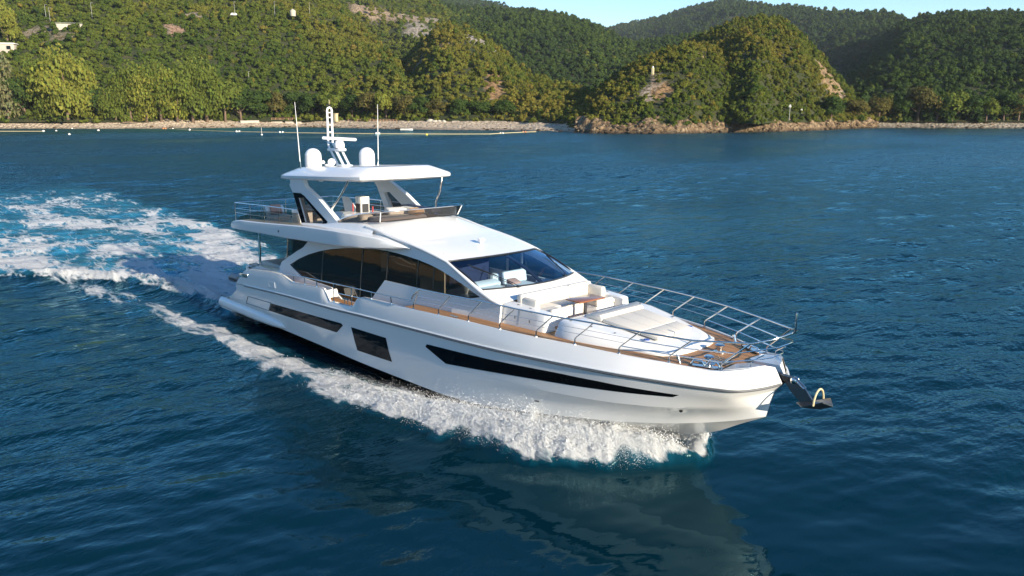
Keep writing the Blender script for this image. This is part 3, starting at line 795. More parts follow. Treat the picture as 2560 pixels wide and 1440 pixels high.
sub('horn', mst, 'gelcoat', MB().lathe((6.28, -.42, 7.25), [(.04, -.2), (.06, -.05), (.15, .04), (.155, .06), (.10, .07)], 20, M=Matrix.Rotation(math.radians(-40), 3, 'Z') @ Matrix.Rotation(math.radians(90), 3, 'Y')).lathe((6.15, -.75, 7.25), [(.04, -.14), (.05, -.03), (.075, .02), (.05, .05)], 16, M=Matrix.Rotation(math.radians(-40), 3, 'Z') @ Matrix.Rotation(math.radians(90), 3, 'Y')).box((6.2, -.55, 7.14), (.12, .3, .06)))

# ---- flybridge fittings
pod = MB(); rings = []
for z, g in ((4.62, 0), (5.30, 0), (5.38, .05)):
    rings.append([(8.5 + (.62 - g) * math.cos(a) * 1.25, -.45 + (.62 - g) * math.sin(a) * 1.4, z) for a in np.linspace(0, 2 * math.pi, 28)[:-1]])
bar = part(pod.loft(rings, cap1=True), 'flybridge_bar', 'gelcoat', Y, 45)
sub('bar_cabinet', bar, 'cushion_white', MB().box((8.35, -.35, 5.68), (.40, .40, .66), bev=.02))
sub('bar_screen', bar, 'interior_dark', MB().box((8.56, -.35, 5.56), (.02, .30, .34)).box((8.35, -.56, 5.56), (.30, .02, .34)))
sub('bar_bottle', bar, 'print_red', MB().tube([(8.7, -.1, 5.3), (8.7, -.1, 5.62)], .03, 6).tube([(8.05, -.6, 5.4), (8.05, -.6, 5.7)], .03, 6))
sub('stair_panel', bar, 'gelcoat', MB().prism([(7.2, -.2, 4.7), (8.1, -.2, 4.7), (7.5, -.2, 5.5), (7.0, -.2, 5.85), (6.6, -.2, 5.85), (6.9, -.2, 5.0)], (0, .08, 0)))
helm = part(MB().box((11.0, -.55, 5.08), (.9, 2.2, .9), bev=.12, seg=3), 'flybridge_helm', 'cushion_white', Y)
sub('helm_cover', helm, 'brown', MB().box((10.6, .2, 5.38), (1.5, 1.7, .22), bev=.06))
sofa2 = part(MB().box((9.9, .95, 5.25), (1.3, .35, .75), bev=.1, seg=3).box((10.0, .35, 4.95), (1.2, .9, .3), bev=.06), 'flybridge_sofa', 'cushion_white', Y)
sub('sofa_cover', sofa2, 'navy', MB().box((9.9, 1.35, 5.55), (2.1, .5, .16), bev=.05))
hs = MB().box((9.75, -1.15, 5.1), (.5, .55, .8), bev=.14, seg=3)
part(hs, 'helm_seat', 'cushion_white', fly)
aft = MB().box((2.6, -1.0, 4.62), (.75, .85, .28), bev=.08, seg=3).box((2.25, -1.0, 4.86), (.22, .85, .55), ry=-.25, bev=.08, seg=3)
part(aft, 'lounge_chair', 'cushion_white', fly)
aft = MB().box((4.0, .2, 4.72), (.9, 1.1, .3), bev=.08, seg=3).box((3.6, .2, 4.98), (.22, 1.1, .5), ry=-.25, bev=.08, seg=3)
part(aft, 'lounge_chair', 'cushion_white', fly)
part(MB().box((5.6, -1.5, 4.95), (.7, .6, .7), bev=.05), 'wet_bar', 'gelcoat', fly)
tb = MB().box((4.5, -.5, 5.08), (.75, .75, .04), bev=.01).tube([(4.5, -.5, 4.5), (4.5, -.5, 5.06)], .04, 8)
part(tb, 'flybridge_table', 'wood', fly)
# aft flybridge rail
fr = MB()
side = lambda k: [(1.45, k * 2.48, 5.28), (3.0, k * 2.5, 5.34), (4.2, k * 2.5, 5.40), (6.95, k * 2.45, 5.47)]
for dz_, r in ((0, .024), (-.25, .011), (-.45, .011)):
    A = [(p[0], p[1], p[2] + dz_) for p in side(-1)]; B = [(p[0], p[1], p[2] + dz_) for p in side(1)]
    fr.tube(A[::-1] + [(1.42, -2.3, 5.28 + dz_), (1.38, 0, 5.28 + dz_), (1.42, 2.3, 5.28 + dz_)] + B, r, 6)
for k in (-1, 1):
    for x in (1.45, 2.9, 4.2, 5.5): fr.tube([(x, k * 2.49, fwt(x) - .03), (x, k * 2.49, 5.28 + (x - 1.4) * .035)], .02, 6)
for y in (-1.2, 0, 1.2): fr.tube([(1.38, y, 4.28), (1.38, y, 5.28)], .018, 6)
part(fr, 'flybridge_rail', 'steel', fly)
part(MB().tube([(3.45, -2.42, 2.75), (3.5, -2.42, 4.25)], .05, 10).mirror(), 'cockpit_pole', 'steel', fly)

# ---- foredeck lounge and trunk
for s in (0, 1):
    m_ = MB(); rings = []
    for x in list(np.linspace(16.2, 19.9, 16)) + [20.02, 20.06]:
        g = .0 if x < 20 else (.03 if x < 20.05 else .08)
        yo = float(np.interp(x, [16.2, 17.2, 18.2, 20.06], [2.26, 2.19, 2.08, 1.99])); zt2 = float(np.interp(x, [16.2, 17.5, 18.3, 20.06], [3.60, 3.70, 3.74, 3.67]))
        ytop = yo - .10
        rings.append([(x, -yo + g, Dz(x) - .15), (x, -yo + g * .8, Dz(x) + .05), (x, -ytop - .02 + g, zt2 - .06), (x, -ytop + .05, zt2 - g * .5), (x, -1.60, zt2 - g * .5), (x, -1.57, zt2 - .04), (x, -1.57, 3.0)])
    m_.loft(rings, closed=False, cap1=True)
    o = part(m_.flipped() if s else m_, 'lounge_coaming', 'gelcoat', smooth=35)
    d = MB()
    for x in (18.25, 18.75, 19.25): d.box((x, -1.78, float(np.interp(x, [17.5, 18.3, 20.06], [3.70, 3.74, 3.67])) + .006), (.09, .035, .012))
    for x, z in ((18.9, 3.42), (19.5, 3.40)): d.box((x, -2.065, z), (.03, .02, .09), rz=.04)
    for x in (17.75, 19.0): d.tube([(x, -float(np.interp(x, [16.2, 17.2, 18.2, 20.06], [2.26, 2.19, 2.08, 1.99])) - .002, Dz(x) + .05), (x, -float(np.interp(x, [16.2, 17.2, 18.2, 20.06], [2.16, 2.09, 1.98, 1.89])) - .02, 3.66)], .006, 4)
    sub('coaming_fitting', o, 'grey_trim', d if not s else d.flipped())
lounge = part(MB().box((18.8, 0, 3.22), (1.0, 3.1, .5), bev=.03).box((19.4, -1.1, 3.2), (.68, .9, .5), bev=.04).box((19.4, 1.12, 3.2), (.68, .86, .5), bev=.04), 'bow_lounge', 'gelcoat')
sub('lounge_seat', lounge, 'cushion', MB().box((18.98, 0, 3.52), (.62, 2.86, .15), bev=.05, seg=3).box((19.45, -1.13, 3.53), (.55, .84, .15), bev=.05, seg=3).box((19.48, 1.13, 3.53), (.60, .84, .15), bev=.05, seg=3))
for y0, y1 in ((-1.62, .52), (.54, 1.62)):
    sub('lounge_back', lounge, 'cushion', MB().box((18.62, (y0 + y1) / 2, 3.76), (.24, y1 - y0, .44), ry=-.12, bev=.07, seg=3))
sub('lounge_back', lounge, 'cushion', MB().box((18.98, -1.50, 3.73), (.66, .2, .36), bev=.07, seg=3))
sub('lounge_back', lounge, 'cushion', MB().box((19.0, 1.50, 3.73), (.70, .2, .36), bev=.07, seg=3))
sub('bolster', lounge, 'cushion', MB().box((19.70, -1.0, 3.57), (.14, .76, .22), bev=.05, seg=3))
sub('bolster', lounge, 'cushion', MB().box((19.76, 1.0, 3.57), (.14, .80, .22), bev=.05, seg=3))
sub('stair_light', lounge, 'rust', MB().box((20.03, 1.72, 3.5), (.02, .09, .12)))
tb = part(MB().box((19.75, .11, 3.80), (.60, 1.14, .045), rz=-.04, bev=.012), 'lounge_table', 'wood')
sub('table_leg', tb, 'dark_steel', MB().lathe((19.75, .11, 3.03), [(.16, 0), (.16, .03), (.06, .06), (.055, .70), (.10, .76)], 16))

def outl(k, z, y0, y1, xn, n=11):
    """plan ring of the forward trunk; k scale list"""
    S = [(20.42, y0), (20.5, y0 + .03), (21.1, y0 - .0), (21.8, y0 - .16), (22.4, y0 - .34), (23.0, y0 - .55), (23.35, y1 + .12), (23.6, y1), (23.78, y1 - .30), (xn - .03, y1 * .45), (xn, 0)]
    P = [(x, -y) for x, y in S] + [(x, y) for x, y in S[::-1][1:]]
    return [(x, y, z(x)) for x, y in P]
ztt = lambda d: (lambda x: float(np.interp(x, [20.4, 21.2, 22.8, 23.5, 23.9], [3.60, 3.57, 3.42, 3.33, 3.26])) - d)
r0 = outl(0, lambda x: Dz(x) - .08, 1.97, 1.24, 23.90); r1 = outl(0, lambda x: Dz(x) + .04, 1.97, 1.24, 23.90)
def shrink(R, g, z): return [(20.42 + (x - 20.42) * (1 - g * .06) + (.05 * g if x < 20.45 else 0), y * (1 - .11 * g) , z(x)) for x, y, _ in R]
trk = MB().loft([r0, r1, shrink(r1, .75, ztt(.06)), shrink(r1, 1.05, ztt(.012)), shrink(r1, 1.5, ztt(0))], cap1=True)
trunk = part(trk, 'foredeck_trunk', 'gelcoat', smooth=40)
def pad(poly, th, zoff=0.0):
    """cushion with rounded rim on the sloping trunk"""
    cx = sum(p[0] for p in poly) / len(poly); cy = sum(p[1] for p in poly) / len(poly)
    bm = bmesh.new(); vs = [bm.verts.new((x, y, 0)) for x, y in poly]; f = bm.faces.new(vs)
    r = bmesh.ops.extrude_face_region(bm, geom=[f]); bmesh.ops.translate(bm, vec=(0, 0, th), verts=[v for v in r['geom'] if isinstance(v, bmesh.types.BMVert)])
    bmesh.ops.bevel(bm, geom=[e for e in bm.edges], offset=.028, segments=3, affect='EDGES', profile=.5)
    for v in bm.verts: v.co.z += ztt(0)(v.co.x) + zoff
    bm.verts.index_update()
    mb = MB().add([tuple(v.co) for v in bm.verts], [[v.index for v in f.verts] for f in bm.faces]); bm.free()
    return mb
for y0, y1, z0, z1 in ((-.96, -.34, -.80, -.30), (-.33, .33, -.29, .29), (.34, .96, .30, .80)):
    for xa, xb, fa, fb in ((21.30, 22.55, 0, .66), (22.56, 23.12, .67, 1)):
        P = [(xa, y0 + (z0 - y0) * fa), (xb, y0 + (z0 - y0) * fb), (xb, y1 + (z1 - y1) * fb), (xa, y1 + (z1 - y1) * fa)]
        sub('sunpad', trunk, 'cushion', pad(P, .10))
hb = MB().prism([(20.72, -1.0, 3.60), (21.29, -1.0, 3.57), (21.31, -1.0, 3.68), (21.24, -1.0, 3.755), (21.0, -1.0, 3.73), (20.72, -1.0, 3.66)], (0, 2.0, 0))
o = hb.build('headrest', M['cushion'], trunk, 0)
bv = o.modifiers.new('round', 'BEVEL'); bv.width = .03; bv.segments = 3
o.data.shade_smooth()
ft = MB()
for x, y in ((20.7, -1.62), (21.4, -1.55), (22.1, -1.38), (20.7, 1.62), (22.1, 1.38)): ft.lathe((x, y, ztt(0)(x)), [(.035, 0), (.035, .012), (.02, .016)], 10)
sub('trunk_light', trunk, 'grey_trim', ft)
ft = MB()
for y in (-.95, .95): ft.lathe((22.9, y * 1.08, ztt(0)(22.9)), [(.085, 0), (.085, .014), (.06, .018)], 16)
sub('deck_filler', trunk, 'blue_trim', ft)

# windlass, cleats, fairleads on the bow deck
wl = MB()
wz = Dz(24.6)
for x, y in ((24.35, .28), (24.72, -.85)):
    wl.lathe((x, y, wz), [(.17, 0), (.17, .03), (.07, .05), (.07, .14), (.12, .17), (.13, .21), (.09, .24)], 18)
windlass = part(wl, 'windlass', 'steel')
cl = MB()
for k in (-1, 1):
    for x, y in ((24.62, 1.22), (24.95, 1.05)):
        cl.tube([(x - .16, k * (y + .02), wz + .04), (x - .10, k * y, wz + .15), (x + .10, k * (y - .06), wz + .15), (x + .16, k * (y - .1), wz + .04)], .028, 8)
    cl.box((24.85, k * 1.12, wz + .03), (.75, .16, .03), rz=k * -.42)
    cl.tube([(24.2, k * 1.36, wz), (24.12, k * 1.38, wz + .24)], .04, 8)
    cl.box((16.9, k * 2.72, 3.16), (.36, .05, .04)).tube([(16.85, k * 2.72, 3.05), (16.85, k * 2.72, 3.18)], .02, 6).tube([(16.97, k * 2.72, 3.05), (16.97, k * 2.72, 3.18)], .02, 6)
    cl.box((10.8, k * 2.75, 2.62), (.4, .06, .05)).tube([(10.7, k * 2.75, 2.4), (10.7, k * 2.75, 2.62)], .025, 6).tube([(10.9, k * 2.75, 2.4), (10.9, k * 2.75, 2.62)], .025, 6)
part(cl, 'mooring_cleat', 'steel')
gr = MB()
for i in range(9):
    gr.box((24.35 + i * .09, -.35 + i * .0, wz + .006), (.03, .55, .012))
part(gr, 'deck_grating', 'grey_trim')
# gate panel in the bulwark (open, leaning inboard)
part(MB().box((9.72, -2.72, 2.62), (.30, .55, .05), ry=1.15, bev=.01).mirror(), 'boarding_gate', 'gelcoat', bulw)

# ---- guard rails
def top_pt(x, k):
    b = Tb(x) - .05
    return Vector((x + .68, k * (b + .06) * (1 if x < 24.5 else .98), Tz(x) + .74))
posts = [15.01, 16.26, 17.6, 18.89, 20.22, 21.47, 22.77, 24.05, 25.25]
for k in (-1, 1):
    gr_ = MB()
    tops = [top_pt(x, k) for x in posts]
    tops[0] = Vector((15.38, k * 2.93, 3.77))
    tops[-1] = Vector((25.93, k * 1.02, 3.98))
    first = Vector((15.03, k * 2.95, 3.40))
    path = [Vector((6.45, k * 2.95, 2.88)), Vector((8.06, k * 2.97, 3.03)), Vector((9.31, k * 2.97, 3.09)), Vector((11.45, k * 2.97, 3.19)), Vector((13.0, k * 2.97, 3.25)), Vector((15.0, k * 2.96, 3.34))]
    gr_.tube(path, .022, 8)
    pw = [first, Vector((15.1, k * 2.95, 3.52))] + tops + [Vector((26.25, k * .68, 4.07)), Vector((26.42, k * .34, 4.15)), Vector((26.47, 0, 4.18))]
    gr_.tube(pw, .024, 8)
    rail_o = part(gr_, 'guard_rail', 'steel', smooth=60)
    st = MB()
    for x, t in zip(posts, tops):
        b = Vector((x, k * (Tb(x) - .06), Tz(x) - .02))
        st.tube([b, b + Vector((0, 0, .17)), b + Vector((.05, 0, .23)), t], .02, 7)
        st.lathe(b, [(.045, 0), (.045, .03), (.025, .05)], 8)
    for x, zt3 in ((7.32, 2.97), (8.19, 3.03), (9.09, 3.08), (10.28, 3.13), (11.46, 3.19), (12.69, 3.23), (13.85, 3.29)):
        b = Vector((x, k * (Tb(x) - .05), Tz(x) - .02)); st.tube([b, Vector((x + .03, k * 2.96, zt3))], .018, 7)
        st.lathe(b, [(.04, 0), (.04, .04), (.022, .07)], 8)
    b = Vector((25.75, k * .62, 3.24)); st.tube([b, b + Vector((.02, 0, .18)), Vector((26.05, k * .55, 3.62))], .016, 6)
    sub('stanchion', rail_o, 'steel', st)
    wr = MB()
    for f, r in ((.42, .007), (.72, .007)):
        P = [Vector((x, k * (Tb(x) - .06), Tz(x) + .17)).lerp(t, f - .15) for x, t in zip(posts[:7], tops[:7])]
        wr.tube(P, r, 5)
    for f, r in ((.08, .015), (.52, .015)):
        P = [Vector((x, k * (Tb(x) - .06), Tz(x) + .17)).lerp(t, f) for x, t in zip(posts[6:], tops[6:])]
        e = {.08: (26.12, .30, 3.52), .52: (26.32, .34, 3.84)}[f]
        P += [Vector((e[0] - .12, k * (e[1] + .22), e[2] - .02)), Vector((e[0], k * e[1], e[2])), Vector((e[0] + .04, 0, e[2] + .02))]
        wr.tube(P, r, 6)
    for f in (.5,):
        wr.tube([(9.98, k * 2.94, 2.78), (11.46, k * 2.94, 2.86), (12.1, k * 2.94, 2.9)], .014, 6)
    sub('mid_rail', rail_o, 'steel', wr)
part(MB().tube([(26.47, 0, 4.16), (26.52, 0, 4.22), (26.52, 0, 4.68)], .026, 8), 'jackstaff', 'steel')

# ---- anchor on its roller
an = MB()
an.prism([(25.7, -.07, 3.10), (26.6, -.07, 3.06), (26.66, -.07, 2.99), (26.4, -.07, 2.93), (25.7, -.07, 3.0)], (0, .14, 0))
anch = part(an, 'anchor', 'black_trim', smooth=0)
sh = MB().prism([(26.30, -.035, 3.00), (26.62, -.035, 3.07), (26.86, -.035, 2.92), (27.12, -.035, 2.62), (27.10, -.035, 2.44), (26.86, -.035, 2.46), (26.55, -.035, 2.72)], (0, .07, 0))
sub('anchor_shank', anch, 'dark_steel', sh, 20)
fl = MB()
for k in (-1, 1):
    fl.prism([(26.72, 0, 2.46), (27.0, k * .30, 2.50), (27.45, k * .22, 2.72), (27.62, 0, 2.62), (27.30, 0, 2.46)], (0, 0, -.025))
sub('anchor_fluke', anch, 'dark_steel', fl, 0)
hp = MB().tube([(27.10 + .10 * math.sin(a) * 0 + .16, .27 * math.cos(a), 2.58 + .36 * math.sin(a)) for a in np.linspace(0, math.pi, 15)], .026, 8)
sub('roll_bar', anch, 'ivory', hp)
sub('anchor_roller', anch, 'steel', MB().lathe((26.62, 0, 3.0), [(.05, -.10), (.08, -.08), (.04, 0), (.08, .08), (.05, .10)], 14, M=Matrix.Rotation(math.radians(90), 3, 'X')).tube([(26.64, -.05, 3.04), (26.9, -.05, 2.86)], .02, 6).tube([(26.64, .05, 3.04), (26.9, .05, 2.86)], .02, 6))


# ---- every separate piece becomes a part of its own
def split_pieces(o):
    me = o.data; n = len(me.vertices)
    par = list(range(n))
    def find(a):
        while par[a] != a: par[a] = par[par[a]]; a = par[a]
        return a
    for e in me.edges:
        a, b = find(e.vertices[0]), find(e.vertices[1])
        if a != b: par[a] = b
    co = np.empty(n * 3); me.vertices.foreach_get('co', co); co = co.reshape(-1, 3)
    root = np.array([find(i) for i in range(n)])
    ids = list(dict.fromkeys(root.tolist()))
    if len(ids) < 2: return
    lo = [co[root == k].min(0) - .012 for k in ids]; hi = [co[root == k].max(0) + .012 for k in ids]
    grp = list(range(len(ids)))
    ch = True
    while ch:
        ch = False
        for a in range(len(ids)):
            for b in range(a + 1, len(ids)):
                if grp[a] != grp[b] and np.all(lo[a] <= hi[b]) and np.all(lo[b] <= hi[a]):
                    g0, g1 = grp[a], grp[b]; grp = [g0 if g == g1 else g for g in grp]; ch = True
    gs = sorted(set(grp))
    if len(gs) < 2: return
    of = {k: grp[i] for i, k in enumerate(ids)}
    vg = np.array([of[r] for r in root.tolist()])
    first = True
    polys = [(tuple(p.vertices), p.use_smooth) for p in me.polygons]
    for g in gs:
        idx = np.nonzero(vg == g)[0]; mp = {int(v): i for i, v in enumerate(idx)}
        F = [tuple(mp[v] for v in f) for f, s in polys if f[0] in mp]
        m2 = bpy.data.meshes.new(o.name.split('.')[0]); m2.from_pydata([tuple(c) for c in co[idx]], [], F)
        for mt in me.materials: m2.materials.append(mt)
        m2.shade_smooth(); m2.set_sharp_from_angle(angle=math.radians(35))
        if first: o.data = m2; first = False
        else:
            c = bpy.data.objects.new(o.name.split('.')[0], m2); COL.objects.link(c); c.parent = o.parent
for o in list(yacht.children_recursive):
    if o.type == 'MESH' and not o.children and 'lettering' not in o.name and not o.modifiers: split_pieces(o)
# ---- loose things aboard (they stay top level)
RB_ = Matrix.Rotation(-0.02193, 4, 'X')
def loose(mb, name, mat, label, cat, group=None):
    mb.V = [tuple(RB_ @ Vector(v)) for v in mb.V]
    return tag(mb.build(name, M[mat], None, 50), label, cat, group)
loose(MB().box((2.45, -1.05, 4.98), (.16, .52, .46), ry=-.5, bev=.06, seg=3), 'throw_pillow', 'pink', 'dusty pink square pillow leaning on the white aft flybridge chair', 'pillow')
loose(MB().box((2.85, 1.5, 2.72), (.18, .75, .38), ry=-.4, bev=.06, seg=3), 'throw_pillow', 'rust', 'rust orange pillow on the cream cockpit sofa under the overhang', 'pillow')
loose(MB().box((11.15, .2, 5.62), (.45, .55, .26), ry=.2, rz=.3, bev=.09, seg=3), 'throw_pillow', 'tan', 'tan cushion lying on the covered helm behind the flybridge windscreen', 'pillow')
loose(MB().box((10.5, -.25, 5.62), (.5, .8, .24), ry=.1, rz=-.2, bev=.09, seg=3), 'folded_towel', 'cushion_white', 'pale folded towel heap beside the tan cushion on the flybridge', 'towel')
td = MB().tube([(-1.45, -1.6, 1.28), (-1.25, -1.6, 1.34), (-.2, -1.6, 1.40), (.6, -1.6, 1.42)], [.13, .2, .22, .22], 16).tube([(-1.45, -.1, 1.28), (-1.25, -.1, 1.34), (-.2, -.1, 1.40), (.6, -.1, 1.42)], [.13, .2, .22, .22], 16)
td.tube([(.6, -1.6, 1.42), (.85, -1.2, 1.45), (.9, -.85, 1.46), (.85, -.5, 1.45), (.6, -.1, 1.42)], .2, 14)
td.box((-.3, -.85, 1.28), (1.7, 1.3, .14))
td.V = [tuple(RB_ @ Vector(v)) for v in td.V]
tender = tag(td.build('tender_boat', M['grey_rubber'], None, 50), 'grey inflatable tender stowed on the swim platform behind the transom', 'dinghy')
td2 = MB().box((-.3, -1.82, 1.36), (1.7, .03, .07)).box((-.35, -.6, 1.05), (1.2, .12, .75), bev=.02)
td2.V = [tuple(RB_ @ Vector(v)) for v in td2.V]
td2.build('tender_chock', M['black_trim'], tender)
# ------------------------------------------------------------------ land: hills, beach, forest
def vnoise(x, y, seed=0):
    """value noise in [-1,1] on arrays"""
    xi = np.floor(x).astype(np.int64); yi = np.floor(y).astype(np.int64)
    fx = x - xi; fy = y - yi
    fx = fx * fx * (3 - 2 * fx); fy = fy * fy * (3 - 2 * fy)
    def h(a, b):
        n = (a * 374761393 + b * 668265263 + seed * 974711) & 0x7fffffff
        n = ((n ^ (n >> 13)) * 1274126177) & 0x7fffffff
        n = n ^ (n >> 16)
        return (n & 0xffff) / 32767.5 - 1.0
    a, b, c, d = h(xi, yi), h(xi + 1, yi), h(xi, yi + 1), h(xi + 1, yi + 1)
    return (a * (1 - fx) + b * fx) * (1 - fy) + (c * (1 - fx) + d * fx) * fy
def fbm(x, y, oct=4, seed=0, gain=.5, lac=2.03):
    s = 0; a = 1; t = 0
    for o in range(oct):
        s = s + a * vnoise(x * lac ** o, y * lac ** o, seed + o * 17); t += a; a *= gain
    return s / t

HILLS = {
'h1a':[(-393.9,-0.5,2.5,-822.6,36.2,134.6),(-338.2,57.2,2.5,-768.2,160.1,137.4),(-307.5,92.8,2.5,-707.0,235.0,132.5),(-289.2,135.0,2.5,-628.3,311.0,119.1),(-267.2,160.5,2.5,-540.5,327.0,96.2),(-243.5,170.9,2.5,-446.8,294.9,67.1),(-231.2,176.2,2.5,-366.4,258.7,46.5),(-224.3,179.1,2.5,-308.2,230.5,30.9),(-220.4,181.1,2.5,-258.1,202.6,13.2),(-217.4,182.9,2.5,-230.0,187.9,4.7)],
'h1b':[(-598.7,280.6,15.0,-997.7,489.1,252.8),(-508.8,320.5,15.0,-851.8,545.2,201.8),(-458.9,323.7,15.0,-738.7,551.3,148.8),(-416.4,314.4,15.0,-667.0,546.1,120.2),(-392.2,313.2,15.0,-597.2,520.7,93.4),(-361.7,319.1,15.0,-524.3,497.5,69.8),(-329.8,324.8,15.0,-451.6,457.9,45.7),(-301.7,324.9,15.0,-381.6,414.6,24.2)],
'h2':[(-234.7,174.7,3.0,-392.1,281.2,20.9),(-226.0,178.4,3.0,-384.5,292.0,37.0),(-221.1,180.7,3.0,-365.2,293.5,48.3),(-215.2,184.2,3.0,-349.2,296.7,56.8),(-207.7,188.4,3.0,-330.8,293.7,54.0),(-201.2,193.2,3.0,-312.8,296.4,47.8),(-194.6,197.9,3.0,-290.0,289.1,37.6),(-186.4,200.9,3.0,-254.7,276.9,24.6),(-175.2,200.5,3.0,-225.1,266.0,19.9),(-164.1,199.6,3.0,-198.8,251.7,16.2),(-150.0,192.5,3.0,-169.2,228.8,8.8)],
'h3':[(-418.0,312.2,10.0,-1038.1,802.1,168.9),(-377.0,332.0,10.0,-904.9,806.9,149.3),(-335.3,347.9,10.0,-775.9,798.3,133.9),(-316.5,366.0,10.0,-696.0,777.8,124.7),(-302.9,378.1,10.0,-650.0,765.4,112.5),(-291.0,387.9,10.0,-601.2,754.4,96.2),(-276.8,398.9,10.0,-546.2,746.8,78.9),(-260.4,410.7,10.0,-520.4,765.8,83.0),(-254.5,438.6,10.0,-490.7,786.1,88.1),(-264.9,502.4,10.0,-425.7,755.9,76.3)],
'h4':[(-1052.4,695.4,40.0,-1629.2,1092.3,359.6),(-977.1,798.8,40.0,-1440.6,1179.8,264.9),(-926.3,858.1,40.0,-1337.8,1223.0,237.8),(-890.3,896.0,40.0,-1221.7,1200.8,211.0),(-818.8,895.8,40.0,-1116.8,1164.4,178.8),(-753.5,887.4,40.0,-1002.3,1134.6,132.0)],
'h5':[(-819.2,962.8,30.0,-1453.4,1736.3,201.6),(-743.4,960.9,30.0,-1371.0,1739.5,218.8),(-674.8,950.3,30.0,-1227.0,1723.4,226.8),(-608.8,935.7,30.0,-1105.8,1686.0,238.4),(-545.6,917.1,30.0,-990.3,1641.5,242.0),(-485.5,894.7,30.0,-894.4,1582.3,228.5),(-424.5,870.9,30.0,-795.7,1523.0,203.9),(-371.2,841.5,30.0,-703.1,1458.5,188.7),(-324.9,807.6,30.0,-609.8,1392.2,169.7),(-278.4,772.8,30.0,-523.6,1320.8,155.5),(-248.4,752.2,30.0,-465.2,1268.9,145.8),(-223.2,739.9,30.0,-414.9,1202.4,128.1),(-199.4,747.6,30.0,-348.7,1119.7,104.0),(-176.1,754.3,30.0,-279.0,1036.9,78.7)],
'h6':[(-104.0,250.9,2.5,-344.8,778.8,-2.5),(-99.9,298.9,2.5,-451.4,1127.4,52.9),(-97.0,323.2,2.5,-467.0,1255.4,99.4),(-89.2,332.5,2.5,-435.0,1265.5,121.4),(-80.1,338.1,2.5,-395.7,1239.5,124.9),(-70.2,345.0,2.5,-344.0,1207.7,124.4),(-61.1,354.7,2.5,-290.9,1157.6,118.9),(-49.7,366.7,2.5,-227.9,1079.9,110.3),(-32.5,384.3,2.5,-145.3,978.7,102.7),(-3.9,413.7,2.5,-61.5,885.3,108.4)],
'h7a':[(-187.6,226.5,1.5,-193.6,234.5,-0.7),(-147.8,192.1,1.5,-175.5,227.6,9.3),(-138.7,192.0,1.5,-180.3,244.5,17.0),(-128.9,196.9,1.5,-180.5,260.7,25.6),(-121.1,201.8,1.5,-177.0,277.3,30.8),(-116.4,211.1,1.5,-169.4,293.5,35.3),(-113.4,223.6,1.5,-165.9,309.8,32.5),(-110.7,234.8,1.5,-157.5,313.9,26.0),(-107.8,243.4,1.5,-145.6,311.6,17.5),(-104.0,250.9,1.5,-133.5,307.7,11.3)],
'h7b':[(-174.3,250.7,3.0,-248.3,345.2,17.4),(-163.6,258.7,3.0,-240.3,363.7,34.6),(-144.3,247.8,3.0,-224.2,374.8,44.8),(-123.6,237.4,3.0,-209.0,378.6,50.6),(-108.8,228.8,3.0,-197.5,379.6,54.0),(-99.7,226.0,3.0,-185.0,375.3,54.4),(-104.8,249.4,3.0,-177.3,385.3,53.7),(-102.1,259.3,3.0,-159.7,373.7,44.7),(-100.0,270.9,3.0,-149.4,371.4,35.8),(-99.5,287.0,3.0,-138.7,372.4,24.0),(-99.3,308.7,3.0,-126.2,373.3,13.4),(-95.9,324.6,3.0,-111.6,366.7,6.3),(-89.2,332.5,3.0,-95.3,356.9,2.1)],
}
# name -> (bulge, gully amplitude, crown spacing, crown size, (green tint range), back width, label order)
HSPEC = dict(h1a=(.10, .055, 2.6, (2.1, 5.2), (.25, .75)), h1b=(.05, .05, 4.2, (3.4, 7), (.3, .7)), h2=(.12, .05, 2.5, (2.0, 4.8), (.3, .8)),
             h3=(.10, .06, 4.6, (4, 8), (.0, .30)), h4=(.1, .05, 8.5, (7, 12), (0, .15)), h5=(.08, .05, 7.0, (5.5, 11), (.0, .16)),
             h6=(.10, .06, 4.0, (3.0, 6.5), (.0, .20)), h7a=(.22, .05, 1.7, (1.2, 3.4), (.35, .9)), h7b=(.14, .05, 1.8, (1.3, 3.6), (.3, .85)))

def grid_hill(key, nu, ns):
    R = np.array(HILLS[key], float)
    d = np.concatenate([[0], np.cumsum(np.hypot(*(np.diff(R[:, 3:5], axis=0).T)) * .5 + np.hypot(*(np.diff(R[:, 0:2], axis=0).T)) * .5)]); d /= d[-1]
    f = [pchip(d, R[:, i]) for i in range(6)]
    u = np.linspace(0, 1, nu); c = np.stack([g(u) for g in f], 1)
    foot, ridge = c[:, :3], c[:, 3:]
    s = np.linspace(0, 1.9, ns)
    bul, gul = HSPEC[key][:2]
    G = np.zeros((nu, ns, 3))
    for j, t in enumerate(s):
        if t <= 1:
            P = foot * (1 - t) + ridge * t
            h = ridge[:, 2] - foot[:, 2]
            P[:, 2] += h * bul * 1.6 * math.sin(math.pi * t) * (1 - .25 * t)
            rise = math.sin(math.pi * min(1, t * 1.02)) ** .8
        else:
            P = ridge + (ridge - foot) * (t - 1) * .8
            h = ridge[:, 2] - foot[:, 2]
            P[:, 2] = ridge[:, 2] - h * (1 - math.cos(math.pi * (t - 1) / .9 * .95)) * .48
            rise = .4
        sc = max(20., float(np.mean(h)) * .55)
        nz = fbm(P[:, 0] / sc + 3.1, P[:, 1] / sc, 4, seed=hash_(key))
        rid = 1 - 2 * np.abs(fbm(P[:, 0] / (sc * 1.3), P[:, 1] / (sc * 1.3) + 9.7, 3, seed=hash_(key) + 5))
        P[:, 2] += (nz * .6 + rid * .7) * h * gul * 1.5 * rise
        P[:, 2] -= .62 * np.mean(HSPEC[key][3]) * min(1, t * 1.6)      # crowns stand on the ground
        P[:, 2] = np.maximum(P[:, 2], 1.2 if t < .2 else .8)
        G[:, j] = P
    return G
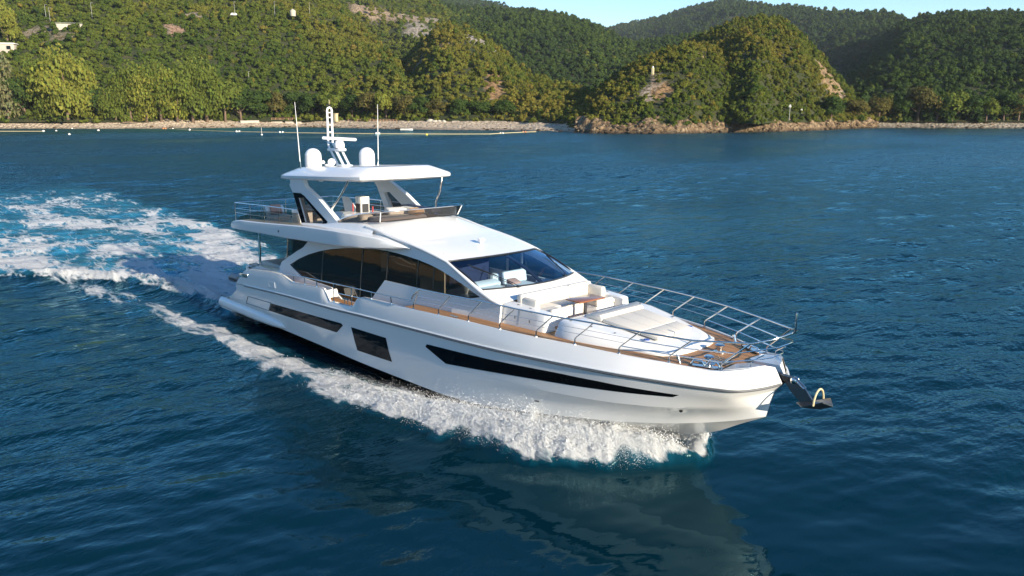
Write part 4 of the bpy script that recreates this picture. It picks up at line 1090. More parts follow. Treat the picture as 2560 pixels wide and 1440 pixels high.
def hash_(k): return sum(ord(ch) * (i + 3) for i, ch in enumerate(k))

def ground_mat(name):
    m, nt, p = new_mat(name)
    tc = N(nt, 'ShaderNodeTexCoord')
    nz = N(nt, 'ShaderNodeTexNoise', Scale=.12, Detail=8.0, Roughness=.7); nt.links.new(tc.outputs['Object'], nz.inputs['Vector'])
    cr = N(nt, 'ShaderNodeValToRGB')
    cr.color_ramp.elements[0].position = .35; cr.color_ramp.elements[0].color = (.030, .045, .016, 1)
    cr.color_ramp.elements[1].position = .72; cr.color_ramp.elements[1].color = (.085, .080, .040, 1)
    nt.links.new(nz.outputs['Fac'], cr.inputs[0])
    # bare rock and sprayed concrete patches
    at = N(nt, 'ShaderNodeAttribute', attribute_name='bare')
    n2 = N(nt, 'ShaderNodeTexNoise', Scale=.55, Detail=8.0, Roughness=.75); nt.links.new(tc.outputs['Object'], n2.inputs['Vector'])
    rc = N(nt, 'ShaderNodeValToRGB')
    rc.color_ramp.elements[0].position = .42; rc.color_ramp.elements[0].color = (.10, .085, .06, 1)
    rc.color_ramp.elements[1].position = .58; rc.color_ramp.elements[1].color = (.42, .37, .31, 1)
    nt.links.new(n2.outputs['Fac'], rc.inputs[0])
    tint = N(nt, 'ShaderNodeAttribute', attribute_name='rock_tint')
    mt = N(nt, 'ShaderNodeMix', data_type='RGBA', blend_type='MULTIPLY'); mt.inputs['Factor'].default_value = 1.0
    nt.links.new(rc.outputs[0], mt.inputs['A']); nt.links.new(tint.outputs['Color'], mt.inputs['B'])
    mx = N(nt, 'ShaderNodeMix', data_type='RGBA')
    nt.links.new(at.outputs['Fac'], mx.inputs['Factor']); nt.links.new(cr.outputs[0], mx.inputs['A']); nt.links.new(mt.outputs['Result'], mx.inputs['B'])
    nt.links.new(mx.outputs['Result'], p.inputs['Base Color'])
    b = N(nt, 'ShaderNodeBump', Strength=1.0, Distance=1.2); nt.links.new(n2.outputs['Fac'], b.inputs['Height']); nt.links.new(b.outputs['Normal'], p.inputs['Normal'])
    p.inputs['Roughness'].default_value = .95; p.inputs['Specular IOR Level'].default_value = .15
    return m
M['ground'] = ground_mat('hill_ground')

# bare patches: hill, centre x, y, radius along, radius across, colour
BARE = [
    ('h1a', -406.4, 171.7, 17.1, 6.8, 4.31, (1, 0.93, 0.85)),
    ('h1a', -407.8, 94.9, 11.8, 4.6, 4.46, (0.8, 0.75, 0.65)),
    ('h1a', -381.1, 147.0, 5.9, 4.5, 4.34, (1, 0.72, 0.6)),
    ('h1a', -392.3, 96.4, 7.1, 3.8, 4.45, (0.6, 0.55, 0.4)),
    ('h1b', -591.1, 430.2, 42.5, 25.1, 4.09, (1.0, 0.85, 0.7)),
    ('h1b', -580.3, 442.3, 28.2, 24.8, 4.07, (1.15, 1.1, 1.05)),
    ('h1b', -579.9, 472.3, 21.7, 12.7, 4.04, (0.9, 0.88, 0.85)),
    ('h1b', -533.3, 420.9, 13.3, 29.2, 4.06, (0.9, 0.9, 0.9)),
    ('h2', -290.0, 269.1, 12.7, 18.3, 3.99, (1.1, 1.1, 1.1)),
    ('h2', -304.7, 265.7, 11.8, 8.3, 4.02, (0.9, 0.9, 0.88)),
    ('h2', -282.5, 233.7, 10.9, 9.6, 4.04, (0.8, 0.65, 0.5)),
    ('h2', -222.4, 221.1, 4.7, 16.6, 3.96, (0.9, 0.65, 0.4)),
    ('h7b', -146.3, 334.6, 5.3, 12.2, 3.62, (1, 0.82, 0.6)),
    ('h7b', -122.2, 329.2, 5.9, 25.8, 3.57, (0.95, 0.75, 0.5)),
    ('h7b', -118.0, 328.8, 4.9, 11.6, 3.56, (1, 0.9, 0.8)),
    ('h7a', -139.3, 224.2, 2.2, 7.1, 3.77, (0.9, 0.8, 0.7)),
    ('h7a', -136.3, 215.0, 2.1, 6.5, 3.78, (1, 0.95, 0.9)),
    ('h7a', -133.6, 219.7, 5.0, 5.8, 3.76, (0.9, 0.65, 0.4)),
    ('h7a', -144.9, 259.0, 2.8, 2.5, 3.72, (0.95, 0.7, 0.5)),
]
def bare_at(key, x, y):
    v = np.zeros_like(x); col = np.ones(x.shape + (3,))
    for k, cx, cy, ra, rb, ang, c in BARE:
        if k != key: continue
        dx, dy = x - cx, y - cy
        a = dx * math.cos(ang) + dy * math.sin(ang); b = -dx * math.sin(ang) + dy * math.cos(ang)
        r = np.sqrt((a / ra) ** 2 + (b / rb) ** 2) + .45 * fbm(x / (ra * .35), y / (ra * .35), 3, seed=3)
        w = np.clip((1.12 - r) / .25, 0, 1)
        col = np.where((w > v)[..., None], np.array(c), col)
        v = np.maximum(v, w)
    return v, col

tree_pts = []      # x, y, z, scale, kind, tint
GRES = dict(h1a=(150, 120), h1b=(80, 70), h2=(90, 80), h3=(110, 80), h4=(60, 50), h5=(130, 70), h6=(130, 100), h7a=(110, 70), h7b=(110, 80))
CAMXY = np.array([34.7, -17.4])
for key, (nu, ns) in GRES.items():
    G = grid_hill(key, nu, ns)
    V = G.reshape(-1, 3)
    F = [(i * ns + j, (i + 1) * ns + j, (i + 1) * ns + j + 1, i * ns + j + 1) for i in range(nu - 1) for j in range(ns - 1)]
    # skirt below the front and the ends
    o = mk('hill', V, F, M['ground'], None, 60)
    tag(o, kind='structure')
    bw, bc = bare_at(key, V[:, 0], V[:, 1])
    a = o.data.attributes.new('bare', 'FLOAT', 'POINT'); a.data.foreach_set('value', bw.astype(np.float32))
    a = o.data.attributes.new('rock_tint', 'FLOAT_COLOR', 'POINT'); a.data.foreach_set('color', np.concatenate([bc, np.ones((len(bc), 1))], 1).astype(np.float32).ravel())
    if o.data.polygons[0].normal.z < 0: o.data.flip_normals()
    # scatter crowns over the faces that can be seen
    sp, (c0, c1), (t0, t1) = HSPEC[key][2:]
    A, B, C_, D = G[:-1, :-1], G[1:, :-1], G[1:, 1:], G[:-1, 1:]
    area = .5 * np.linalg.norm(np.cross(C_ - A, D - B), axis=2)
    smax = np.linspace(0, 1.9, ns)[:-1]
    area = np.where(smax[None, :] > 1.12, 0, area)
    n = int(area.sum() / (sp * sp) * 1.25)
    pr = (area / area.sum()).ravel()
    idx = rng.choice(len(pr), n, p=pr); ii, jj = np.unravel_index(idx, area.shape)
    a_, b_ = rng.random(n), rng.random(n)
    P = (A[ii, jj] * ((1 - a_) * (1 - b_))[:, None] + B[ii, jj] * (a_ * (1 - b_))[:, None] + C_[ii, jj] * (a_ * b_)[:, None] + D[ii, jj] * ((1 - a_) * b_)[:, None])
    # only what lies within the widened view
    az = np.arctan2(P[:, 1] - CAMXY[1], P[:, 0] - CAMXY[0])
    da = np.degrees((az - math.radians(135.94) + math.pi) % (2 * math.pi) - math.pi)
    keep = np.abs(da) < 42
    bv, _ = bare_at(key, P[:, 0], P[:, 1])
    keep &= (bv < .35 + .15 * rng.random(n)) | (rng.random(n) < .11)
    big = fbm(P[:, 0] / 60, P[:, 1] / 60, 3, seed=21); med = fbm(P[:, 0] / 16, P[:, 1] / 16, 2, seed=31)
    sc = (c0 + (c1 - c0) * rng.random(n) ** 2.2) * (1 + .22 * med)
    keep &= rng.random(n) < (.97 if key not in ('h7a', 'h7b', 'h2') else .93 + .1 * big)
    tint = np.clip(t0 + (t1 - t0) * (.5 + .55 * big + .35 * med + .22 * (rng.random(n) - .5)), 0, 1)
    tint = np.where(rng.random(n) < .025, np.minimum(1, tint + .35), tint); tint = np.where(rng.random(n) < .10, tint * .5, tint)
    kind = rng.integers(0, 6, n)
    tree_pts.append(np.column_stack([P, sc, kind, tint])[keep])
# the opposite coast, behind the viewer: seen only mirrored in the yacht's glass and topsides
oc = np.linspace(math.radians(196), math.radians(282), 60); V = []; opp = []
for a in oc:
    d0 = 330 + 25 * math.sin(a * 9); hgt = 62 + 22 * math.sin(a * 5.3 + 1) + 9 * math.sin(a * 17)
    for j in range(14):
        t = j / 13; d = d0 + 260 * t; zz = [-.8, .8, 1.6][j] if j < 3 else 2 + hgt * math.sin((t - .15) / .85 * math.pi / 2)
        d = d0 + [0, 2, 6][j] if j < 3 else d
        V.append((10 + d * math.cos(a), d * math.sin(a), zz))
        if j >= 4:
            for q in range(6): opp.append((10 + (d + 10 * rng.normal()) * math.cos(a + .012 * rng.normal()), (d + 10 * rng.normal()) * math.sin(a + .012 * rng.normal()), zz - .5, 9 + 5 * rng.random(), rng.integers(0, 6), .2 + .6 * rng.random()))
V = np.array(V); F = [(i * 14 + j, i * 14 + j + 1, (i + 1) * 14 + j + 1, (i + 1) * 14 + j) for i in range(59) for j in range(13)]
o = mk('hill', V, F, M['ground'], None, 60); tag(o, kind='structure')
if o.data.polygons[40].normal.z < 0: o.data.flip_normals()
bw = np.array([1.0 if (i % 14) < 4 + (i // 14) % 3 % 2 else 0.0 for i in range(len(V))], np.float32)
a_ = o.data.attributes.new('bare', 'FLOAT', 'POINT'); a_.data.foreach_set('value', bw)
a_ = o.data.attributes.new('rock_tint', 'FLOAT_COLOR', 'POINT'); a_.data.foreach_set('color', np.tile(np.array([1.0, .82, .55, 1], np.float32), len(V)))
tree_pts.append(np.array(opp))
# undergrowth along the foot of the forest, behind the beach and on the headland rocks
ug = []
FOOT = [(-400, -.3), (-366, 35), (-344, 58.4), (-331.5, 72.7), (-317, 88), (-309, 101), (-300.7, 114), (-297.3, 128), (-293.3, 140.5), (-286.8, 152), (-272.4, 163.5), (-254, 172), (-244.8, 175.7), (-236, 179.7), (-227, 183.4), (-212, 192.3), (-202, 199.6), (-190.7, 205), (-168, 204), (-152, 197.5), (-140, 199), (-127.8, 204.5), (-121, 212.5), (-117, 226), (-113.4, 242), (-107, 256), (-104.6, 270), (-103, 290), (-102.5, 309), (-99.5, 328), (-91, 338), (-74, 348), (-55, 367), (-27, 396)]
for (xa, ya), (xb_, yb_) in zip(FOOT[:-1], FOOT[1:]):
    L_ = math.hypot(xb_ - xa, yb_ - ya); nx, ny = -(yb_ - ya) / L_, (xb_ - xa) / L_
    if nx * (xa - CAMXY[0]) + ny * (ya - CAMXY[1]) < 0: nx, ny = -nx, -ny
    for q in range(int(L_ * 2.6)):
        t = rng.random(); w = -2.2 + 8 * rng.random(); head = xa > -150 and ya < 330
        ug.append((xa + (xb_ - xa) * t + nx * w, ya + (yb_ - ya) * t + ny * w, (3.5 if head else 3.0) + .12 * w, 1.2 + 2.2 * rng.random() ** 1.5, rng.integers(0, 6), np.clip(.45 + .35 * rng.normal(), 0, 1)))
tree_pts.append(np.array(ug))
TP = np.concatenate(tree_pts)

def leaf_mat():
    m = bpy.data.materials.new('foliage'); m.use_nodes = True
    nt = m.node_tree; nt.nodes.clear()
    out = N(nt, 'ShaderNodeOutputMaterial')
    ti = N(nt, 'ShaderNodeAttribute', attribute_name='tint', attribute_type='INSTANCER')
    lv = N(nt, 'ShaderNodeAttribute', attribute_name='leafvar')
    cr = N(nt, 'ShaderNodeValToRGB')
    e = cr.color_ramp.elements
    e[0].position = 0; e[0].color = (0.046, 0.083, 0.030, 1)
    e[1].position = 1; e[1].color = (0.257, 0.222, 0.057, 1)
    for pos, c in ((.25, (0.075, 0.122, 0.027, 1)), (.5, (0.128, 0.164, 0.032, 1)), (.75, (0.196, 0.188, 0.040, 1))):
        x = e.new(pos); x.color = c
    nt.links.new(ti.outputs['Fac'], cr.inputs[0])
    mul = N(nt, 'ShaderNodeMix', data_type='RGBA', blend_type='MULTIPLY'); mul.inputs['Factor'].default_value = 1.0
    nt.links.new(cr.outputs[0], mul.inputs['A']); nt.links.new(lv.outputs['Color'], mul.inputs['B'])
    df = N(nt, 'ShaderNodeBsdfDiffuse'); tr = N(nt, 'ShaderNodeBsdfTranslucent')
    nt.links.new(mul.outputs['Result'], df.inputs['Color']); nt.links.new(mul.outputs['Result'], tr.inputs['Color'])
    ms = N(nt, 'ShaderNodeMixShader'); ms.inputs[0].default_value = .38
    nt.links.new(df.outputs[0], ms.inputs[1]); nt.links.new(tr.outputs[0], ms.inputs[2])
    nt.links.new(ms.outputs[0], out.inputs[0])
    return m
M['foliage'] = leaf_mat()

def crown_mesh(name, seed, lobes, leaves, size, flat=.8, droop=0.0, tall=1.0, base=.0, mat='foliage'):
    """unit crown (about 1 m across): leaf-clump faces spread over several uneven lobes"""
    r = np.random.default_rng(seed)
    L = []
    for i in range(lobes):
        a = r.random() * 2 * math.pi; q = .30 * math.sqrt(r.random())
        L.append((q * math.cos(a), q * math.sin(a), (base + .18 + .50 * r.random() * flat) * tall, .17 + .13 * r.random()))
    V, F, var = [], [], []
    for i in range(leaves):
        c = L[i % lobes]
        d = r.normal(size=3); d /= np.linalg.norm(d)
        if d[2] < -.35: d[2] *= -.6
        rad = c[3] * (.72 + .36 * r.random())
        p = np.array([c[0] + d[0] * rad, c[1] + d[1] * rad, c[2] + d[2] * rad * (.85 * flat + .15) * tall ** .5])
        nrm = d * 1.0 + r.normal(size=3) * .36; nrm /= np.linalg.norm(nrm)
        t = np.cross(nrm, [0, 0, 1.0]); t /= max(1e-6, np.linalg.norm(t)); b = np.cross(nrm, t)
        an = r.random() * 6.28; t, b = t * math.cos(an) + b * math.sin(an), -t * math.sin(an) + b * math.cos(an)
        s = size * (.6 + .8 * r.random())
        if droop: b = b * .3 + np.array([0, 0, -1.0]) * droop
        k = len(V)
        V += [p - t * s - b * s * .6, p + t * s * .9 - b * s, p + t * s * .7 + b * s * .8, p - t * s * .6 + b * s]
        F.append((k, k + 1, k + 2, k + 3))
        g = .78 + .44 * r.random(); w = .9 + .3 * r.random()
        var += [(g * w, g, g * (.8 + .3 * r.random()), 1)] * 4
    me = bpy.data.meshes.new(name); me.from_pydata([tuple(v) for v in V], [], F)
    a = me.attributes.new('leafvar', 'FLOAT_COLOR', 'POINT'); a.data.foreach_set('color', np.array(var, np.float32).ravel())
    me.materials.append(M[mat])
    return me

protos = bpy.data.collections.new('crown_shapes')         # never linked to the scene: only instanced
for i in range(6):
    me = crown_mesh('crown_shape', 100 + i, 6 + i % 4, 380, .064, flat=(.7, 1.1, .55, .9, 1.5, .75)[i], tall=(1, 1.1, .8, 1, 1.25, .9)[i])
    po = bpy.data.objects.new('crown_shape_%s' % 'abcdef'[i], me); protos.objects.link(po)

def forest(name, T):
    me = bpy.data.meshes.new(name); n = len(T)
    me.vertices.add(n); me.vertices.foreach_set('co', np.ascontiguousarray(T[:, :3] - np.array([0, 0, .22]) * T[:, 3:4], np.float32).ravel())
    rot = np.zeros((n, 3), np.float32); rot[:, 2] = rng.random(n) * 6.28; rot[:, 0] = rng.normal(size=n) * .12
    for nm, ty, dat in (('rot', 'FLOAT_VECTOR', rot.ravel()), ('scl', 'FLOAT', T[:, 3].astype(np.float32)), ('pick', 'INT', T[:, 4].astype(np.int32)), ('tint', 'FLOAT', T[:, 5].astype(np.float32))):
        a = me.attributes.new(nm, ty, 'POINT'); a.data.foreach_set('vector' if ty == 'FLOAT_VECTOR' else 'value', dat)
    o = bpy.data.objects.new(name, me); COL.objects.link(o)
    ng = bpy.data.node_groups.new('scatter', 'GeometryNodeTree')
    ng.interface.new_socket('Geometry', in_out='INPUT', socket_type='NodeSocketGeometry')
    ng.interface.new_socket('Geometry', in_out='OUTPUT', socket_type='NodeSocketGeometry')
    gi = ng.nodes.new('NodeGroupInput'); go = ng.nodes.new('NodeGroupOutput')
    ip = ng.nodes.new('GeometryNodeInstanceOnPoints'); ci = ng.nodes.new('GeometryNodeCollectionInfo')
    ci.inputs['Collection'].default_value = protos; ci.inputs['Separate Children'].default_value = True; ci.inputs['Reset Children'].default_value = True
    def na(nm, ty):
        x = ng.nodes.new('GeometryNodeInputNamedAttribute'); x.data_type = ty; x.inputs['Name'].default_value = nm
        return [s for s in x.outputs if s.enabled and s.name == 'Attribute'][0]
    ng.links.new(gi.outputs[0], ip.inputs['Points']); ng.links.new(ci.outputs[0], ip.inputs['Instance'])
    ip.inputs['Pick Instance'].default_value = True
    ng.links.new(na('pick', 'INT'), ip.inputs['Instance Index'])
    e2r = ng.nodes.new('FunctionNodeEulerToRotation'); ng.links.new(na('rot', 'FLOAT_VECTOR'), e2r.inputs[0])
    ng.links.new(e2r.outputs[0], ip.inputs['Rotation']); ng.links.new(na('scl', 'FLOAT'), ip.inputs['Scale'])
    ng.links.new(ip.outputs[0], go.inputs[0])
    md = o.modifiers.new('scatter', 'NODES'); md.node_group = ng
    return o
fo = forest('hillside_forest', TP)
tag(fo, 'dense mixed green and olive forest covering the hills behind the bay', 'forest', kind='stuff')

# ------------------------------------------------------------------ beach, rocks, shore trees, small things along the bay
BEACH = [(-388.9, -0.7, -399.9, -0.3), (-355.5, 33.5, -366.4, 34.9), (-333.3, 56.2, -344.1, 58.4), (-320.4, 70.0, -331.5, 72.7), (-305.5, 84.7, -317.0, 88.1), (-297.4, 97.1, -309.2, 101.1), (-288.6, 109.5, -300.7, 114.2), (-284.3, 122.4, -297.3, 128.1), (-279.9, 134.1, -293.3, 140.5), (-274.2, 145.6, -286.8, 152.2), (-271.1, 151.3, -283.4, 158.1), (-258.7, 155.4, -272.4, 163.5), (-248.3, 158.5, -263.1, 167.7), (-238.2, 161.5, -254.1, 171.9), (-228.0, 164.2, -244.8, 175.7), (-218.6, 167.0, -236.1, 179.7), (-209.1, 169.4, -227.3, 183.4), (-202.0, 173.5, -219.9, 187.9), (-194.8, 177.4, -212.3, 192.3), (-185.4, 184.1, -202.3, 199.6), (-175.8, 190.4, -190.7, 205.2), (-166.1, 191.1, -179.3, 204.8), (-156.6, 191.5, -168.1, 204.0), (-147.4, 189.5, -154.0, 197.0)]
ROCKY = [(-147.4, 189.5, -154.0, 197.0), (-138.6, 187.7, -145.1, 195.3), (-133.7, 190.1, -140.0, 197.9), (-128.9, 192.5, -135.0, 200.4), (-124.2, 194.9, -130.1, 202.9), (-119.4, 197.2, -125.3, 205.3), (-116.9, 202.5, -122.5, 210.7), (-114.2, 207.8, -119.7, 216.1), (-112.6, 214.8, -117.9, 223.3), (-110.8, 221.9, -116.0, 230.5), (-109.1, 229.4, -114.2, 238.1), (-107.2, 236.9, -112.1, 245.7), (-104.4, 242.9, -109.1, 251.7), (-101.4, 248.9, -106.0, 257.8), (-99.6, 260.4, -103.9, 269.4), (-97.4, 271.8, -101.5, 280.9), (-98.0, 287.1, -102.0, 296.3), (-98.3, 298.7, -102.4, 308.4), (-96.6, 308.1, -100.9, 318.6), (-94.8, 317.6, -99.1, 328.8)]
PEBBLE = [(-94.8, 317.6, -99.1, 328.8), (-86.8, 325.9, -91.2, 338.2), (-70.3, 335.4, -74.1, 348.3), (-52.4, 354.0, -55.6, 367.7), (-25.5, 382.0, -27.6, 395.9), (8.1, 417.1, 7.3, 431.0)]

def shore_strip(name, PTS, prof, mat, amp, nscale, step=.8, nv=26):
    A = np.array(PTS, float)
    d = np.concatenate([[0], np.cumsum(np.hypot(np.diff(A[:, 0]), np.diff(A[:, 1])))])
    n = max(8, int(d[-1] / step)); q = np.linspace(0, d[-1], n)
    f = [pchip(d, A[:, i]) for i in range(4)]
    O = np.stack([f[0](q), f[1](q)], 1); I = np.stack([f[2](q), f[3](q)], 1)
    tt = np.linspace(-.35, 1.15, nv)
    V = np.zeros((n, nv, 3))
    for j, t in enumerate(tt):
        P = O + (I - O) * t
        z = np.interp(t, prof[0], prof[1])
        nz = fbm(P[:, 0] / nscale, P[:, 1] / nscale, 4, seed=77) ; rg = 1 - 2 * np.abs(fbm(P[:, 0] / nscale * 1.7, P[:, 1] / nscale * 1.7 + 4, 3, seed=78))
        e = max(0, min(1, (t + .12) / .3))
        V[:, j, :2] = P; V[:, j, 2] = z + amp * (nz + .6 * rg) * e * (1.0 + .6 * (z > 2)) - .15 * (t < 0)
    V = V.reshape(-1, 3)
    F = [(i * nv + j, (i + 1) * nv + j, (i + 1) * nv + j + 1, i * nv + j + 1) for i in range(n - 1) for j in range(nv - 1)]
    o = mk(name, V, F, M[mat], None, 50)
    bm = bmesh.new(); bm.from_mesh(o.data); bmesh.ops.recalc_face_normals(bm, faces=bm.faces)
    if sum(f_.normal.z for f_ in bm.faces) < 0: bmesh.ops.reverse_faces(bm, faces=bm.faces)
    bm.to_mesh(o.data); bm.free()
    return tag(o, kind='structure')

def rock_mat(name, dark, mid, light, wet=.5):
    m, nt, p = new_mat(name)
    tc = N(nt, 'ShaderNodeTexCoord')
    n1 = N(nt, 'ShaderNodeTexNoise', Scale=.45, Detail=9.0, Roughness=.7); nt.links.new(tc.outputs['Object'], n1.inputs['Vector'])
    mp = N(nt, 'ShaderNodeMapping'); mp.inputs['Scale'].default_value = (1, 1, .35); mp.inputs['Rotation'].default_value = (.5, .3, 0)
    nt.links.new(tc.outputs['Object'], mp.inputs['Vector'])
    v1 = N(nt, 'ShaderNodeTexVoronoi', Scale=.55, feature='DISTANCE_TO_EDGE'); nt.links.new(mp.outputs[0], v1.inputs['Vector'])
    cr = N(nt, 'ShaderNodeValToRGB'); e = cr.color_ramp.elements
    e[0].position = .3; e[0].color = dark + (1,); e[1].position = .7; e[1].color = light + (1,)
    x = e.new(.5); x.color = mid + (1,)
    nt.links.new(n1.outputs['Fac'], cr.inputs[0])
    ge = N(nt, 'ShaderNodeSeparateXYZ'); g2 = N(nt, 'ShaderNodeNewGeometry'); nt.links.new(g2.outputs['Position'], ge.inputs[0])
    wt = N(nt, 'ShaderNodeMapRange'); wt.inputs['From Min'].default_value = .2; wt.inputs['From Max'].default_value = 1.3 if wet < .4 else .8
    wt.inputs['To Min'].default_value = wet; wt.inputs['To Max'].default_value = 1.0
    nt.links.new(ge.outputs['Z'], wt.inputs['Value'])
    ck = N(nt, 'ShaderNodeMapRange'); ck.inputs['From Max'].default_value = .12; ck.inputs['To Min'].default_value = .45
    nt.links.new(v1.outputs['Distance'], ck.inputs['Value'])
    ml = N(nt, 'ShaderNodeMath', operation='MULTIPLY'); nt.links.new(wt.outputs[0], ml.inputs[0]); nt.links.new(ck.outputs[0], ml.inputs[1])
    mx = N(nt, 'ShaderNodeMix', data_type='RGBA', blend_type='MULTIPLY'); mx.inputs['Factor'].default_value = 1
    nt.links.new(cr.outputs[0], mx.inputs['A']); nt.links.new(ml.outputs[0], mx.inputs['B'])
    nt.links.new(mx.outputs['Result'], p.inputs['Base Color'])
    b = N(nt, 'ShaderNodeBump', Strength=1.0, Distance=.8)
    ad = N(nt, 'ShaderNodeMath', operation='ADD'); nt.links.new(n1.outputs['Fac'], ad.inputs[0]); nt.links.new(v1.outputs['Distance'], ad.inputs[1])
    nt.links.new(ad.outputs[0], b.inputs['Height']); nt.links.new(b.outputs['Normal'], p.inputs['Normal'])
    p.inputs['Roughness'].default_value = .85; p.inputs['Specular IOR Level'].default_value = .25
    return m
M['rock'] = rock_mat('shore_rock', (.075, .05, .03), (.20, .135, .075), (.42, .32, .20), wet=.3)
M['sand'] = rock_mat('beach_sand', (.42, .33, .24), (.56, .45, .33), (.66, .55, .42), wet=.55)
M['pebble'] = rock_mat('pebble_bank', (.20, .17, .12), (.34, .29, .22), (.46, .41, .33))
M['bark'] = simple('bark', (.16, .11, .075), .9, var=.3, scale=2, bump=.6, bscale=4)
M['concrete'] = simple('weathered_concrete', (.44, .39, .33), .9, var=.14, scale=.8, bump=.3, bscale=3)
M['white_paint'] = simple('white_paint', (.78, .77, .74), .6, var=.05)
M['float_white'] = simple('float_white', (.80, .76, .70), .5, var=.06)
M['float_yellow'] = simple('float_yellow', (.72, .52, .06), .5, var=.08)
M['float_orange'] = simple('float_orange', (.60, .22, .08), .5, var=.1)
M['rope'] = simple('boom_rope', (.58, .48, .26), .7, var=.15, scale=1)
M['rail_paint'] = simple('rail_paint', (.62, .36, .22), .7, var=.1)
M['lamp_metal'] = simple('lamp_metal', (.42, .42, .40), .5, var=.05)
M['tarp'] = simple('pale_tarpaulin', (.46, .42, .34), .8, var=.1, scale=1, bump=.4, bscale=2)
shore_strip('beach', BEACH, ([-.35, 0, .12, .45, .8, 1, 1.15], [-.9, .02, .4, 1.5, 3.0, 3.9, 4.3]), 'sand', .22, 5.0, step=.7)
shore_strip('rocky_shore', ROCKY, ([-.35, -.03, .06, .22, .5, .8, 1.0, 1.15], [-1.2, -.05, .6, 1.5, 2.6, 3.6, 4.4, 4.9]), 'rock', .85, 4.2, step=.5, nv=34)
shore_strip('pebble_bank', PEBBLE, ([-.35, 0, .15, .5, 1, 1.15], [-.9, .02, .5, 1.5, 2.6, 3.0]), 'pebble', .35, 4.0, step=.8)

# boulders strewn along the water's edge
def rock_shape(r, s, seed, sub_=2):
    bm = bmesh.new(); bmesh.ops.create_icosphere(bm, subdivisions=sub_, radius=1.0)
    g = np.random.default_rng(seed); ax = g.normal(size=(5, 3)); ax /= np.linalg.norm(ax, axis=1)[:, None]; cut = .55 + .4 * g.random(5)
    for v in bm.verts:
        for a, c in zip(ax, cut):
            dd = v.co.dot(Vector(a))
            if dd > c: v.co -= Vector(a) * (dd - c) * .9
    M_ = Matrix.Rotation(g.random() * 6, 4, 'Z') @ Matrix.Diagonal(Vector((s * (.8 + .6 * g.random()), s * (.7 + .5 * g.random()), s * (.45 + .4 * g.random()), 1)))
    bmesh.ops.transform(bm, matrix=Matrix.Translation(Vector(r)) @ M_, verts=bm.verts); bm.verts.index_update()
    out = [tuple(v.co) for v in bm.verts], [[v.index for v in f.verts] for f in bm.faces]; bm.free()
    return out
rk = MB()
for PTS, cnt, smax in ((BEACH[:16], 170, .75), (ROCKY, 420, 1.25), (PEBBLE, 120, .8), (BEACH[18:], 60, .7)):
    A = np.array(PTS, float)
    for i in range(cnt):
        t = rng.random() * (len(A) - 1); k = int(t); t -= k
        a = A[k] * (1 - t) + A[k + 1] * t; w = abs(rng.normal()) * .28 - .04
        p = a[:2] + (a[2:] - a[:2]) * w; z = np.interp(w, [0, .12, .5, 1], [0, .4, 1.3, 2.7] if PTS is not ROCKY else [0, 1.1, 3.2, 4.8])
        s = .22 + smax * rng.random() ** 3
        rk.add(*rock_shape((p[0], p[1], z), s, int(rng.integers(1 << 30)), 1 if s < .5 else 2))
o = rk.build('shore_boulders', M['rock'], None, 40, fix=False)
tag(o, 'brown boulders strewn along the waterline of beach and headland', 'rocks', kind='stuff')

# ---- trees one can tell apart along the shore: trunk with limbs + leafy crown
def tint_mat(name, c):
    m = M['foliage'].copy(); m.name = name; nt = m.node_tree
    for nd in nt.nodes:
        if nd.type == 'VALTORGB': cr = nd
    rgb = nt.nodes.new('ShaderNodeRGB'); rgb.outputs[0].default_value = c + (1,)
    for l in list(nt.links):
        if l.from_node == cr:
            to = l.to_socket; nt.links.remove(l); nt.links.new(rgb.outputs[0], to)
    return m
M['leaf_yellow'] = tint_mat('leaf_yellow_green', (.215, .24, .048))
M['leaf_grey'] = tint_mat('leaf_grey_green', (.19, .20, .10))
M['leaf_fresh'] = tint_mat('leaf_fresh_green', (.13, .17, .035))
M['leaf_dark'] = tint_mat('leaf_dark_green', (.055, .095, .026))
M['leaf_olive'] = tint_mat('leaf_olive', (.12, .115, .038))
CM = {}
for mat in ('leaf_yellow', 'leaf_grey', 'leaf_fresh', 'leaf_dark', 'leaf_olive'):
    for i in range(2):
        CM[mat, 'droop', i] = crown_mesh('drooping_crown', 300 + i, 13, 5200, .019, flat=1.35, droop=1.0, tall=1.15, mat=mat)
        CM[mat, 'round', i] = crown_mesh('round_crown', 320 + i, 9, 3200, .026, flat=1.0, mat=mat)
def trunk_mesh(seed):
    g = np.random.default_rng(seed); mb = MB()
    mb.tube([(0, 0, -.1), (.015, .01, .18), (-.01, .02, .42), (.02, 0, .72)], [.035, .028, .02, .008], 7)
    for i in range(6):
        a = g.random() * 6.28; z = .18 + .07 * i; L = .2 + .14 * g.random()
        mb.tube([(0, .01, z), (L * .5 * math.cos(a), L * .5 * math.sin(a), z + .10), (L * math.cos(a), L * math.sin(a), z + .22)], [.014, .010, .004], 5)
    me = bpy.data.meshes.new('trunk'); me.from_pydata([tuple(v) for v in mb.V], [], mb.F); me.materials.append(M['bark']); me.shade_smooth()
    return me
TM = [trunk_mesh(i) for i in range(3)]
def shore_tree(x, y, z, h, wid, mat, shape, i, label, group):
    r = tag(empty('shore_tree', (x, y, z - .3)), label, 'tree', group)
    r.rotation_euler = (0, 0, (i * 2.4) % 6.28); r.scale = (h * wid, h * wid, h)
    for nm, me in (('trunk', TM[i % 3]), ('crown', CM[mat, shape, i % 2])):
        c = bpy.data.objects.new(nm, me); COL.objects.link(c); c.parent = r
        if nm == 'crown': c.location.z = -.05 if shape == 'droop' else .12
GT = 'trees at the forest edge behind the beach'
